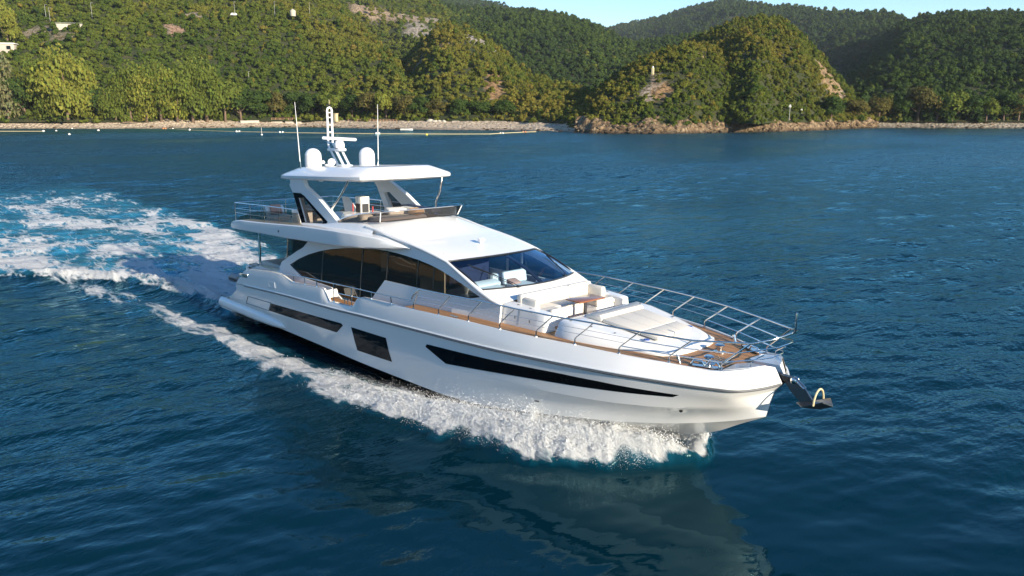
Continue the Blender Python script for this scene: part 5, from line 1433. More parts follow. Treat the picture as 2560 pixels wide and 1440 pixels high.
LEFT = [
 (-339.6, 59.6, 23, .95, 'leaf_grey', 'droop', 'tall hazy grey-green feathery tree at the left end of the beach'),
 (-335.7, 65.1, 17, .8, 'leaf_dark', 'round', 'dark green tree between the grey-green tree and the yellow-green tree'),
 (-328.1, 71.9, 21, .85, 'leaf_fresh', 'droop', 'tall green drooping tree just left of the bright yellow tree'),
 (-322.1, 76.9, 24, 1.0, 'leaf_yellow', 'droop', 'biggest bright yellow-green drooping tree on the left beach'),
 (-319.4, 82.1, 18.5, .9, 'leaf_yellow', 'droop', 'smaller yellow-green tree right beside the biggest yellow tree'),
 (-315.7, 87.0, 13, 1.0, 'leaf_dark', 'round', 'low dark round tree right of the yellow-green pair'),
 (-310.4, 91.4, 15.5, .95, 'leaf_fresh', 'droop', 'low fresh green drooping tree above the bare beach bank'),
 (-307.1, 96.5, 19, .9, 'leaf_fresh', 'droop', 'tall fresh green tree above the driftwood on the beach'),
 (-303.9, 101.2, 17, .95, 'leaf_yellow', 'droop', 'yellow-tinged drooping tree in the middle of the left grove'),
 (-300.6, 106.0, 19.8, .9, 'leaf_fresh', 'droop', 'green drooping tree above the pair of buoys at the shore'),
 (-297.0, 111.1, 18, .95, 'leaf_yellow', 'droop', 'yellow-green tree with hanging foliage left of the rooted bank'),
 (-294.8, 116.5, 20, .95, 'leaf_fresh', 'droop', 'wide green tree with hanging branches next to the rooted bank'),
 (-293.8, 122.3, 21, 1.0, 'leaf_fresh', 'droop', 'big green tree with bare hanging roots over the bank'),
 (-291.5, 129.0, 16, 1.0, 'leaf_fresh', 'round', 'rounded green tree right of the tree with hanging roots'),
 (-290.1, 135.4, 12.5, 1.2, 'leaf_dark', 'round', 'dark green bush-like tree above the pale wall ruin'),
 (-288.0, 142.6, 12, 1.1, 'leaf_dark', 'round', 'dark round tree left of the seawall with openings'),
 (-285.6, 149.7, 11, 1.1, 'leaf_olive', 'round', 'olive tree behind the seawall with openings'),
 (-282.1, 156.4, 11.5, 1.1, 'leaf_dark', 'round', 'dark tree behind the right end of the short seawall'),
 (-273.3, 160.1, 10.5, 1.15, 'leaf_dark', 'round', 'dark tree on the rocks left of the stone pillar'),
 (-264.6, 163.8, 10.5, 1.15, 'leaf_fresh', 'round', 'green tree directly behind the pale stone pillar'),
 (-255.7, 169.0, 10, 1.15, 'leaf_dark', 'round', 'dark tree at the left end of the long railed seawall'),
 (-247.2, 172.4, 11, 1.1, 'leaf_olive', 'round', 'olive tree behind the middle of the long railed seawall'),
 (-239.9, 175.4, 10.5, 1.15, 'leaf_yellow', 'round', 'yellowish tree at the right end of the railed seawall'),
 (-232.8, 179.3, 10, 1.15, 'leaf_olive', 'round', 'brownish olive tree behind the moored white dinghy'),
 (-226.5, 182.8, 9, 1.2, 'leaf_dark', 'round', 'small dark tree left of the tarpaulin heap on the sand'),
 (-220.6, 186.4, 8, 1.2, 'leaf_olive', 'round', 'small olive tree right behind the tarpaulin heap'),
 (-212.3, 192.3, 8, 1.2, 'leaf_dark', 'round', 'dark tree behind the stack of boards at the sand edge'),
 (-205.7, 197.2, 7.5, 1.3, 'leaf_dark', 'round', 'dark tree where the sand turns to shade'),
 (-196.9, 202.2, 7.7, 1.3, 'leaf_dark', 'round', 'shaded dark tree near the right end of the beach'),
]
for i, (x, y, h, w, mt_, sh_, lab) in enumerate(LEFT): shore_tree(x, y, 3.6, h, w, mt_, sh_, i, lab, GT)
GT2 = 'trees along the far right shore'
RIGHT = [(-100.2, 285.0, 10, 'leaf_dark', 'dark leafy tree on the headland right of the white diamond marks'), (-100.1, 306.9, 9, 'leaf_olive', 'olive tree above the ochre rock face'),
 (-97.7, 325.1, 10, 'leaf_olive', 'low olive tree at the tip of the headland'), (-91.6, 332.6, 9.5, 'leaf_dark', 'dark tree where the headland meets the pebble bank'),
 (-85.9, 336.7, 14, 'leaf_olive', 'tallest spreading tree behind the pebble bank'), (-80.0, 340.1, 11, 'leaf_dark', 'dark rounded tree right of the tallest pebble bank tree'),
 (-74.8, 342.9, 12, 'leaf_fresh', 'light green bushy tree in the middle of the pebble bank'), (-69.7, 348.6, 11, 'leaf_dark', 'dark tree right of the light green bushy tree'),
 (-64.9, 352.4, 9.5, 'leaf_fresh', 'lighter green tree near the right edge of the shore'), (-59.9, 358.6, 12, 'leaf_dark', 'tall dark tree near the right edge of the shore'), (-55.8, 362.6, 11, 'leaf_olive', 'olive tree at the far right edge of the shore')]
for i, (x, y, h, mt_, lab) in enumerate(RIGHT): shore_tree(x, y, 2.6, h, 1.15, mt_, 'round', i, lab, GT2)
# a leafy tree standing above the white roof on the left slope
shore_tree(-407, 78, 38, 16, .95, 'leaf_yellow', 'droop', 1, 'large yellow-green tree above the white roof on the left slope', None)

# ---- seawalls, pillar, heap, boards
def ang(a, b): return math.atan2(b[1] - a[1], b[0] - a[0])
def wall_run(name, a, b, h, label, gap=(), rail=True):
    a, b = Vector(a), Vector(b); L = (b - a).length; an_ = ang(a, b); c = (a + b) / 2
    r = tag(empty(name, (c.x, c.y, 0)), label, 'wall'); r.rotation_euler = (0, 0, an_)
    w = MB(); x = -L / 2
    for g0, g1 in list(gap) + [(L, L)]:
        w.box(((x + g0 - L / 2) / 2, 0, h / 2 - .2), (g0 - L / 2 - x, .7, h + .4), bev=.05); x = g1 - L / 2
    w.box((0, .05, h + .09), (L, .9, .18), bev=.03)
    w.build('wall_body', M['concrete'], r)
    if rail:
        rl = MB()
        n_ = int(L / 1.6)
        for k in range(n_ + 1): rl.box((-L / 2 + .1 + k * (L - .2) / n_, 0, h + .65), (.09, .09, 1.0))
        for z in (.62, 1.12): rl.box((0, 0, h + z), (L, .07, .08))
        rl.build('railing', M['rail_paint'], r)
wall_run('seawall', (-283.2, 145.8, 0), (-275.0, 155.5, 0), 2.6, 'short pale seawall with two dark openings and orange railing', gap=((4.6, 5.8), (9.6, 10.4)))
wall_run('seawall', (-254.6, 166.0, 0), (-231.5, 174.6, 0), 2.3, 'long pale seawall with orange railing right of the rocks')
wall_run('seawall', (-288.0, 134.0, 0), (-285.4, 141.2, 0), 2.6, 'broken low wall without railing under the dark bush-like tree', rail=False)
tag(MB().box((-258.6, 162.6, 3.9), (1.4, 1.4, 3.2), rz=.3, bev=.12).box((-258.6, 162.6, 5.6), (1.7, 1.7, .35), rz=.3, bev=.08).build('stone_pillar', M['ivory'], None), 'squat pale stone pillar on the rocks behind the radar mast', 'pillar')
hp_ = MB()
for i in range(4): hp_.add(*rock_shape((-218.4 + i * 1.6, 181.6 + i * 1.0, 2.6), 1.5 - .15 * i, 900 + i, 2))
tag(hp_.build('tarpaulin_heap', M['tarp'], None, 40), 'pale tarpaulin covered heap at the back of the sand', 'heap')
bd = MB()
for i in range(5): bd.box((-209.4 + .06 * i, 187.4 + .04 * i, 2.35 + .16 * i), (4.4 - .3 * i, .5, .13), rz=.62 + .04 * i)
tag(bd.build('board_stack', M['concrete'], None), 'low stack of grey boards lying at the edge of the sand', 'boards')
dw = MB().tube([(-306, 92.6, 2.2), (-304.6, 94.8, 2.5), (-303.4, 97.2, 2.2)], [.3, .26, .14], 7).tube([(-304.8, 94.5, 2.4), (-305.4, 95.9, 3.1)], [.12, .05], 6)
tag(dw.build('driftwood_log', M['bark'], None), 'dark driftwood log lying on the left beach bank', 'log')

# ---- floats, boom line, dinghy
def buoy(x, y, r, mat, label, group=None, pair=False, stick=False, longish=False):
    e = tag(empty('buoy', (x, y, 0)), label, 'buoy', group)
    prof = [(.05, -1), (.6, -.75), (.95, -.25), (1, .1), (.85, .55), (.5, .85), (.15, 1.0)]
    for k in ((-1, 1) if pair else (0,)):
        b = MB().lathe((k * r * 1.25 * .7, k * r * 1.25 * .7, r * .35), [(a * r, c * r * (1 if not longish else .7)) for a, c in prof], 16)
        o = b.build('float', M[mat], e, 60)
        ey = MB().lathe((k * r * .875, k * r * .875, r * .35 + r * (1 if not longish else .7)), [(r * .18, -.05), (r * .18, .12), (r * .1, .2)], 8)
        ey.build('lifting_eye', M['grey_trim'], o)
    if stick: MB().tube([(0, 0, 0), (0, 0, 2.3)], .05, 6).box((0, 0, 2.2), (.35, .05, .3)).build('marker_pole', M['float_white'], e)
BL = 'white floats along the bathing boom'
buoy(-285.1, 58.7, 0.49, 'float_white', 'flat white float ending the short boom at the far left', BL, longish=True)
buoy(-286.6, 63.2, 0.33, 'float_white', 'small white float just right of the short boom end', BL)
buoy(-312.4, 75.4, 0.33, 'float_white', 'small white float close to the left beach', BL)
buoy(-245.9, 56.6, 0.37, 'float_white', 'lone white float farthest out from the left beach', BL)
buoy(-280.7, 75.6, 0.47, 'float_white', 'low white float off the yellow-green trees', BL, longish=True)
buoy(-303.4, 98.6, 0.43, 'float_white', 'white float touching the beach below the green grove', BL)
buoy(-286.6, 101.6, 0.37, 'float_orange', 'pair of orange-pink floats at the start of the long boom', BL, pair=True)
buoy(-282.6, 103.4, 0.33, 'float_white', 'white float right of the orange-pink pair', BL)
buoy(-261.7, 101.6, 0.43, 'float_white', 'single white float on the boom off the rooted bank', BL)
buoy(-232.8, 106.9, 0.40, 'float_white', 'pair of white floats on the boom off the dark bushes', BL, pair=True)
buoy(-199.9, 99.4, 0.33, 'float_white', 'white pole buoy floating outside the boom', BL, stick=True)
buoy(-215.0, 114.1, 0.40, 'float_white', 'pair of white floats left of the near whip antenna', BL, pair=True)
buoy(-182.8, 131.5, 0.40, 'float_white', 'pair of white floats behind the far whip antenna', BL, pair=True)
buoy(-163.6, 136.9, 0.41, 'float_yellow', 'single yellow buoy outside the boom', None)
buoy(-157.0, 163.3, 0.33, 'float_white', 'pair of white floats near the right end of the boom', BL, pair=True)
buoy(-159.7, 176.7, 0.33, 'float_orange', 'orange and brown float bundle close to the boom end', BL, pair=True)
bl = MB().tube([(-283.6, 102.6, .1), (-261.7, 101.6, .12), (-245, 104.5, .1), (-232.8, 106.9, .12), (-215, 114.1, .12), (-198, 122, .12), (-182.8, 131.5, .12), (-163, 147, .12), (-155, 156, .12), (-157, 163.3, .12), (-159.7, 176.7, .12), (-159.7, 182.5, .12)], .11, 6)
tag(bl.build('boom_line', M['rope'], None), 'long yellow floating boom line across the bay', 'rope')
tag(MB().tube([(-300, 42, .1), (-295.9, 47.5, .12), (-285.4, 58.3, .12)], .11, 6).build('boom_line', M['rope'], None), 'short pale floating boom line at the far left', 'rope')
dg = MB(); rings = []
for t in np.linspace(0, 1, 10):
    w = 1.05 * (1 - max(0, (t - .55) / .45) ** 2 * .95); x = -2.2 + 4.6 * t
    rings.append([(x, -w, .62), (x, -w * .8, .1), (x, 0, -.1), (x, w * .8, .1), (x, w, .62), (x, w * .8, .60), (x, 0, .3), (x, -w * .8, .60)])
dg.loft(rings, cap0=True, cap1=True)
di = tag(dg.build('moored_dinghy', M['white_paint'], None, 40), 'small white dinghy lying off the sandy beach', 'dinghy')
di.location = (-205.3, 159.9, 0); di.rotation_euler = (0, 0, .75)
MB().box((-2.3, 0, .7), (.3, .4, .8), bev=.05).build('outboard_motor', M['grey_trim'], di)
MB().box((-.4, 0, .62), (.3, 1.7, .08)).box((.8, 0, .62), (.3, 1.4, .08)).build('thwart', M['concrete'], di)

# ---- diamond day marks, monument, posts, roofs on the slopes
def daymark(x, y, z, h, s, label):
    e = tag(empty('day_mark', (x, y, z)), label, 'sign', 'white diamond day marks')
    MB().tube([(0, 0, -1), (0, 0, h)], .09, 8).build('mark_post', M['lamp_metal'], e)
    b = MB().prism([(-s * .62, 0, h), (0, 0, h - s), (s * .62, 0, h), (0, 0, h + s)], (0, .08, 0)).build('diamond_board', M['white_paint'], e, 0)
    e.rotation_euler = (0, 0, math.radians(26))
daymark(-103.6, 257.9, 4.4, 4.4, .78, 'larger white diamond day mark on its post above the headland rocks')
daymark(-103.8, 267.6, 4.6, 2.9, .62, 'smaller white diamond day mark right of the larger one')
mo = tag(empty('shrine_pillar', (-141.6, 225.2, 20.6)), 'small white pillar monument high on the near headland', 'monument')
MB().box((0, 0, .7), (.85, .85, 2.4), rz=.4, bev=.06).build('plinth', M['ivory'], mo)
MB().lathe((0, 0, 1.88), [(.28, 0), (.32, .2), (.22, .5), (.08, .72)], 12).build('finial', M['white_paint'], mo)
PG = 'lamp posts along the hillside road'
def lamp(x, y, z, h, label):
    e = tag(empty('lamp_post', (x, y, z)), label, 'lamp post', PG)
    e.rotation_euler = (0, 0, 2.2)
    MB().tube([(0, 0, -1), (0, 0, h * .6), (0, 0, h)], [.08, .07, .05], 6).build('post', M['lamp_metal'], e)
    MB().tube([(0, 0, h), (.5, 0, h + .12), (1.1, 0, h + .1)], .045, 5).box((1.3, 0, h + .08), (.5, .18, .09)).build('lamp_head', M['lamp_metal'], e)
lamp(-394.9, 185.9, 55.5, 9, 'lamp post on the bare cutting with the white car')
lamp(-383.5, 203.8, 57, 8, 'lamp post between the bare cutting and the cream tank')
lamp(-383.2, 225.4, 58.5, 7.5, 'lamp post right of the cream tank')
lamp(-312.6, 151.2, 17, 7, 'lamp post low in the forest above the short seawall')
lamp(-407.2, 116.4, 52, 7, 'lamp post up the left slope right of the concrete retaining slope')
lamp(-422.1, 99.4, 51, 7, 'lamp post above the left concrete retaining slope')
lamp(-410.6, 98.1, 47.5, 8, 'thicker lamp post at the left end of the retaining slope')
# concrete slope with its stair, white roof, tank, car
rs = tag(empty('retaining_slope', (-399.5, 101.5, 44.0)), 'brown concrete retaining slope with a pale stair on the left hillside', 'retaining wall')
rs.rotation_euler = (0, 0, 1.08)
MB().prism([(-7, 0, -3), (7, 0, -3), (7, 2.2, 3.6), (-7, 2.2, 3.6)], (0, 1.2, 0)).build('slope_face', M['concrete'], rs)
st_ = MB()
for i in range(14): st_.box((2.5 + .10 * i, -.15 + i * .157, -2.6 + i * .47), (1.0, .5, .42))
st_.build('stair_flight', M['concrete'], rs)
MB().box((0, 2.5, 4.2), (14, .08, .08)).box((0, 2.5, 3.9), (14, .06, .06)).build('railing', M['lamp_metal'], rs)
ho = tag(empty('hillside_house', (-396, 75.5, 35.5)), 'white flat roofed house half hidden in trees at the left edge', 'house')
ho.rotation_euler = (0, 0, 1.1)
MB().box((-1, 0, -1), (8, 6, 4), bev=.05).build('house_wall', M['concrete'], ho)
MB().box((-1, 0, 1.2), (9, 7, .4), bev=.06).build('house_roof', M['white_paint'], ho)
MB().box((1, -3.55, -.6), (1.6, .12, 1.4)).build('house_window', M['hull_glass'], ho)
tk_ = tag(empty('water_tank', (-375.6, 210.5, 58.0)), 'cream rounded water tank in the trees of the upper slope', 'tank')
MB().lathe((0, 0, -1), [(1.5, 0), (1.6, 2.6), (1.5, 3.0), (.9, 3.5), (.2, 3.7)], 18).build('tank_body', M['tarp'], tk_)
MB().lathe((0, 0, 2.6), [(.3, 0), (.3, .25), (.2, .3)], 10).build('tank_hatch', M['lamp_metal'], tk_)
ca = tag(empty('parked_car', (-387.2, 182.0, 56.0)), 'tiny white car parked on the bare cutting of the hillside road', 'car')
ca.rotation_euler = (0, 0, 1.2)
MB().prism([(-2.1, -.85, .35), (2.1, -.85, .35), (2.1, -.85, .85), (1.2, -.85, .95), (.6, -.85, 1.5), (-1.3, -.85, 1.5), (-1.9, -.85, .95)], (0, 1.7, 0)).build('car_body', M['white_paint'], ca)
MB().box((-.35, 0, 1.24), (1.7, 1.74, .36)).build('car_window', M['hull_glass'], ca)
for wx in (-1.3, 1.3):
    for wy in (-.8, .8):
        MB().lathe((wx, wy, .33), [(.33, -.1), (.33, .1)], 14, M=Matrix.Rotation(math.pi / 2, 3, 'X')).build('wheel', M['black_trim'], ca)
# ------------------------------------------------------------------ the sea
CX, CY = 34.716, -17.419
VA = math.radians(135.94)
angs = VA + np.radians(np.linspace(-60, 60, 940))
rad = [5.0]
while rad[-1] < 560: rad.append(rad[-1] + min(2.6, max(.075, rad[-1] * .0044)))
rad = np.array(rad)
Rg, Ag = np.meshgrid(rad, angs, indexing='ij')
X = CX + Rg * np.cos(Ag); Yg = CY + Rg * np.sin(Ag)
dr = np.maximum(np.gradient(rad)[:, None] + 0 * Rg, Rg * (angs[1] - angs[0]))
wr = np.random.default_rng(11)
Z = np.zeros_like(X); lost = np.zeros_like(X)
# patches of stronger and weaker breeze
calm = 1 - .80 * np.exp(-(((X - 24.5) / 9) ** 2 + ((Yg + 5) / 7) ** 2))
breeze = calm * np.clip(.98 + .85 * fbm(X / 45, Yg / 70, 3, seed=40), .42, 1.8)
ncomp = 64; lam = np.exp(np.linspace(math.log(.42), math.log(9.0), ncomp))
WD = VA + math.radians(8)
for i, L in enumerate(lam):
    th = WD + wr.normal() * .55 + (math.pi if wr.random() < .12 else 0)
    k = 2 * math.pi / L
    slope = .026 if L < 1.2 else (.027 if L < 3 else .016)
    a = slope / k * math.exp(wr.normal() * .25)
    w = np.clip((L / dr - 3.0) / 3.0, 0, 1); w = w * w * (3 - 2 * w)
    ph = wr.random() * 6.28
    q = np.sin((X * math.cos(th) + Yg * math.sin(th)) * k + ph + .8 * fbm(X / (L * 5) + i, Yg / (L * 5), 2, seed=50 + i % 7))
    Z += a * w * (q + .25 * (q * q - .5)) * breeze
    lost += ((slope * 1.35) ** 2) * .5 * (1 - w ** 2) * breeze ** 2
rough = np.sqrt(lost)

# hull footprint half-breadth at the water
hb = lambda x: np.interp(x, [-.6, -.4, 1, 6, 14, 16.2, 17.6, 19, 20.7, 22.5, 23.6, 24.4], [0, 2.3, 2.72, 2.8, 2.78, 2.66, 2.45, 2.05, 1.45, .75, .3, 0])
ay = np.abs(Yg)
Xb = X + .35 * np.clip((X - 14) / 8, 0, 1)
yo = np.interp(Xb, [-60, -12, -6, 0, 5, 10, 13.8, 16, 18.5, 20.4, 21.5, 23, 24.2, 24.8], [10.5, 6.9, 6.0, 5.35, 5.0, 5.15, 5.0, 4.55, 4.15, 3.75, 3.3, 2.3, 1.0, .2])
yi = np.interp(Xb, [-60, -12, -5, -1, 2.1, 6.4, 10.8, 13, 15.3, 17.7, 20, 24.5], [7.0, 4.9, 4.3, 4.05, 3.9, 3.6, 3.25, 2.85, 2.5, 1.9, 1.2, 0])
mid = (yo + yi) / 2; hw_ = np.maximum(.25, (yo - yi) / 2)
edge = fbm(X / 1.6, Yg / 1.1, 4, seed=61) * .55 + fbm(X / .5, Yg / .4, 3, seed=62) * .28
u = (ay - mid) / hw_ + edge
band = np.clip(1.25 - np.abs(u), 0, 1) * np.clip((24.7 - Xb + .5 * edge) / .9, 0, 1)
lenf = np.interp(X, [-45, -25, -12, -4, 2, 8, 13, 17, 25], [.24, .44, .56, .62, .62, .62, .68, .92, 1.0])
foam = np.clip(band * 1.35, 0, 1) * lenf
# stern wash
yc = np.interp(X, [-60, -18.5, -14.8, -12.3, -9.3, -6.7, -4.1, -1.6, -.2], [-30, -9.6, -7.2, -5.3, -3.8, -2.9, -2.6, -2.45, -2.5])
yp = np.interp(X, [-60, -42, -30, -18, -8, -2, 0], [10.5, 9.5, 8.6, 7.6, 5.0, 3.2, 2.6])
e2 = fbm(X / 2.2, Yg / 1.6, 4, seed=63)
ins = np.clip((Yg - yc) / .5 + .6 + e2 * .8, 0, 1) * np.clip((yp - Yg) / 1.2 + .5 + e2 * 1.2, 0, 1) * (X < 1.2)
wash = ins * np.interp(X, [-75, -55, -40, -22, -12, -6, -2, 1], [0, .50, .60, .66, .72, .82, .95, .95])
crest = np.exp(-((Yg - yc - .35) / (.55 + .02 * np.abs(X))) ** 2) * np.interp(X, [-24, -17, -12, -4, -1, .3], [0, .7, 1, 1, .9, .3]) * (X < .6)
crest2 = np.exp(-((Yg - yp + .6) / (.8 + .02 * np.abs(X))) ** 2) * np.interp(X, [-40, -25, -12, -3, 0], [0, .4, .6, .7, .2]) * (X < .4)
foam = np.maximum(foam, np.maximum(wash * .55, np.maximum(crest * 1.05, crest2 * .9)))
aer = np.clip(np.maximum(wash * 1.6, band * np.interp(X, [-20, 0, 12, 20, 25], [0, .25, .5, .85, .9]) * .8), 0, 1)
inside = ay < hb(X) - .40
# shaped water: bow wave, hollow along the side, stern crest, tumbled foam
hbow = np.interp(Xb, [-12, 0, 8, 14, 18, 20.5, 22.5, 23.8, 24.6, 25.2], [.03, .07, .12, .20, .38, .54, .60, .45, .2, 0])
ridge = np.exp(-((ay - (yi * .45 + yo * .55)) / (hw_ * .85)) ** 2)
curl = np.interp(Xb, [17, 20, 23, 24.3, 24.9], [0, .14, .22, .10, 0]) * np.exp(-((ay - hb(X) - .35) / .55) ** 2) * np.clip(.55 + 1.1 * fbm(X / .9 + 5, Yg / .9, 4, seed=97, gain=.6) + .3, .05, 1.6)
lump = fbm(X / .75, Yg / .6, 5, seed=71, gain=.6); lump2 = 1 - 2 * np.abs(fbm(X / .45, Yg / .38, 4, seed=72, gain=.6))
lump3 = fbm(X / .28, Yg / .24, 3, seed=73, gain=.65)
bb = .5 + .5 * fbm(X / 1.1 + 3, Yg / .8, 4, seed=95, gain=.6)
foam = np.where(X > 4, foam * np.clip(.50 + .92 * bb, 0, 1.15), foam)
near = np.clip((75 - Rg) / 20, 0, 1)
Z += ridge * hbow * (Xb < 24.7) * near + curl
trough = .05 * np.exp(-((ay - hb(X) - .2) / .6) ** 2) * np.interp(X, [0, 3, 12, 15, 17], [0, 1, 1, .5, 0])
Z += trough
Z += crest * .36 + crest2 * .22 + wash * .10
blot = .5 + .5 * fbm(X / 4.2 + 7, Yg / 1.9, 4, seed=81); blot = np.clip((blot - .30) / .42, 0, 1)
far_w = np.clip((6 - X) / 10, 0, 1)
foam = np.where(crest > .35, foam, foam * (1 - far_w * .55 * (1 - blot)))
foam = np.where(wash > .05, np.maximum(foam * (.55 + .45 * blot), wash * (.40 + .66 * blot)), foam)
tumble = np.clip(foam, 0, 1) ** 1.2 * np.interp(X, [-30, -5, 2, 10, 14, 18, 21, 25], [.4, .7, .30, .32, .5, 1.05, 1.4, 1.2])
tumble = np.maximum(tumble, crest * 1.0)
Z += near * tumble * (.13 * lump + .12 * lump2 + .16 * np.clip(lump3, -.2, 1) + .05)
Z += near * wash * .10 * fbm(X / 1.6, Yg / 1.2, 3, seed=75)
mv = near * np.clip(tumble, 0, 1.4)
X = X + mv * .26 * fbm(X / .7 + 31, Yg / .6, 3, seed=83); Yg = Yg + mv * .22 * fbm(X / .7, Yg / .6 + 17, 3, seed=84)
Z = np.where(inside, np.minimum(Z, -.35), Z)
shal = np.exp(-np.clip(np.hypot(X + 268, Yg - 118) - 0, 0, None) / 34) * .9
V = np.stack([X, Yg, Z], -1).reshape(-1, 3).astype(np.float32)
nr, na_ = X.shape
ii, jj = np.meshgrid(np.arange(nr - 1), np.arange(na_ - 1), indexing='ij')
Fq = np.stack([ii * na_ + jj, (ii + 1) * na_ + jj, (ii + 1) * na_ + jj + 1, ii * na_ + jj + 1], -1).reshape(-1, 4)
# far and side sheet, a little lower, so the sea goes on all round
nv = len(V)
far = []
for r_ in (0, 6, 560, 1500, 3000):
    for k in range(48): far.append((CX + max(r_, .01) * math.cos(k / 48 * 2 * math.pi), CY + max(r_, .01) * math.sin(k / 48 * 2 * math.pi), -.62 if r_ < 600 else -1.2))
Ff = [(nv + a * 48 + k, nv + (a + 1) * 48 + k, nv + (a + 1) * 48 + (k + 1) % 48, nv + a * 48 + (k + 1) % 48) for a in range(4) for k in range(48)]
V = np.concatenate([V, np.array(far, np.float32)]); Fq = np.concatenate([Fq, np.array(Ff)])
me = bpy.data.meshes.new('sea_water')
me.vertices.add(len(V)); me.vertices.foreach_set('co', V.ravel())
me.loops.add(Fq.size); me.loops.foreach_set('vertex_index', Fq.astype(np.int32).ravel())
me.polygons.add(len(Fq)); me.polygons.foreach_set('loop_start', np.arange(0, Fq.size, 4, dtype=np.int32))
me.update(calc_edges=True); me.shade_smooth()
def vattr(nm, a, fill=0.0):
    t = me.attributes.new(nm, 'FLOAT', 'POINT')
    t.data.foreach_set('value', np.concatenate([a.ravel(), np.full(len(far), fill)]).astype(np.float32))
vattr('foam', np.clip(foam, 0, 1.2)); vattr('aerated', aer); vattr('chop', rough, .12); vattr('shallow', shal); vattr('gust', np.clip(breeze, 0, 1.5), 1.0)
sea = bpy.data.objects.new('sea_water', me); COL.objects.link(sea); tag(sea, kind='structure')
if me.polygons[0].normal.z < 0: me.flip_normals()

def sea_mat():
    m, nt, p = new_mat('sea_water')
    L = nt.links.new
    tc = N(nt, 'ShaderNodeTexCoord')
    at = lambda nm: N(nt, 'ShaderNodeAttribute', attribute_name=nm).outputs['Fac']
    foam, aer_, chop, sh = at('foam'), at('aerated'), at('chop'), at('shallow')
    # body colour
    nz = N(nt, 'ShaderNodeTexNoise', Scale=.05, Detail=3.0); L(tc.outputs['Object'], nz.inputs['Vector'])
    c0 = N(nt, 'ShaderNodeMix', data_type='RGBA'); c0.inputs['A'].default_value = (.0003, .012, .021, 1); c0.inputs['B'].default_value = (.0006, .020, .033, 1)
    L(nz.outputs['Fac'], c0.inputs['Factor'])
    c1 = N(nt, 'ShaderNodeMix', data_type='RGBA'); c1.inputs['B'].default_value = (.024, .22, .33, 1)
    n5 = N(nt, 'ShaderNodeTexNoise', Scale=.8, Detail=6.0, Roughness=.65); L(tc.outputs['Object'], n5.inputs['Vector'])
    am = N(nt, 'ShaderNodeMath', operation='MULTIPLY'); L(aer_, am.inputs[0])
    ar = N(nt, 'ShaderNodeMapRange'); ar.inputs['From Min'].default_value = .3; ar.inputs['From Max'].default_value = .65; L(n5.outputs['Fac'], ar.inputs['Value']); L(ar.outputs[0], am.inputs[1])
    L(am.outputs[0], c1.inputs['Factor']); L(c0.outputs['Result'], c1.inputs['A'])
    c2 = N(nt, 'ShaderNodeMix', data_type='RGBA'); c2.inputs['B'].default_value = (.012, .10, .085, 1)
    L(sh, c2.inputs['Factor']); L(c1.outputs['Result'], c2.inputs['A'])
    body = N(nt, 'ShaderNodeBsdfDiffuse'); L(c2.outputs['Result'], body.inputs['Color'])
    gls = N(nt, 'ShaderNodeBsdfGlossy'); gls.inputs['Color'].default_value = (.54, .92, 1.0, 1)
    frs = N(nt, 'ShaderNodeFresnel'); frs.inputs['IOR'].default_value = 1.333
    wat = N(nt, 'ShaderNodeMixShader'); L(frs.outputs[0], wat.inputs[0]); L(body.outputs[0], wat.inputs[1]); L(gls.outputs[0], wat.inputs[2])
    rg = N(nt, 'ShaderNodeMath', operation='MULTIPLY_ADD'); rg.inputs[1].default_value = 1.35; rg.inputs[2].default_value = .012
    L(chop, rg.inputs[0]); L(rg.outputs[0], gls.inputs['Roughness'])
    # ripples too small for the mesh
    mp = N(nt, 'ShaderNodeMapping'); mp.inputs['Rotation'].default_value = (0, 0, -WD); mp.inputs['Scale'].default_value = (1.6, .75, 1)
    L(tc.outputs['Object'], mp.inputs['Vector'])
    r1 = N(nt, 'ShaderNodeTexNoise', Scale=3.2, Detail=3.0, Roughness=.55); L(mp.outputs[0], r1.inputs['Vector'])
    r2 = N(nt, 'ShaderNodeTexNoise', Scale=.42, Detail=5.0, Roughness=.62); L(mp.outputs[0], r2.inputs['Vector'])
    b1 = N(nt, 'ShaderNodeBump', Strength=.22, Distance=.10); L(r1.outputs['Fac'], b1.inputs['Height'])
    gm = N(nt, 'ShaderNodeMath', operation='MULTIPLY'); gm.inputs[1].default_value = .22; L(at('gust'), gm.inputs[0]); L(gm.outputs[0], b1.inputs['Strength'])
    b2 = N(nt, 'ShaderNodeBump', Distance=1.8); L(r2.outputs['Fac'], b2.inputs['Height']); L(b1.outputs['Normal'], b2.inputs['Normal'])
    cs = N(nt, 'ShaderNodeMath', operation='MULTIPLY'); cs.inputs[1].default_value = 4.5; cs.use_clamp = True; L(chop, cs.inputs[0]); L(cs.outputs[0], b2.inputs['Strength'])
    L(b2.outputs['Normal'], gls.inputs['Normal']); L(b2.outputs['Normal'], frs.inputs['Normal'])
    # foam: lacy noise thresholded by the coverage
    mf = N(nt, 'ShaderNodeMapping'); mf.inputs['Scale'].default_value = (.40, 1.1, .8); mf.inputs['Rotation'].default_value = (0, 0, -.14); L(tc.outputs['Object'], mf.inputs['Vector'])
    wp = N(nt, 'ShaderNodeTexNoise', Scale=.9, Detail=4.0); L(mf.outputs[0], wp.inputs['Vector'])
    wv = N(nt, 'ShaderNodeVectorMath', operation='MULTIPLY_ADD'); wv.inputs[1].default_value = (1.3, 1.3, 1.3); L(wp.outputs['Color'], wv.inputs[0]); L(mf.outputs[0], wv.inputs[2])
    f1 = N(nt, 'ShaderNodeTexNoise', Scale=1.5, Detail=10.0, Roughness=.68); L(wv.outputs[0], f1.inputs['Vector'])
    v1 = N(nt, 'ShaderNodeTexVoronoi', Scale=1.7, feature='DISTANCE_TO_EDGE'); L(wv.outputs[0], v1.inputs['Vector'])
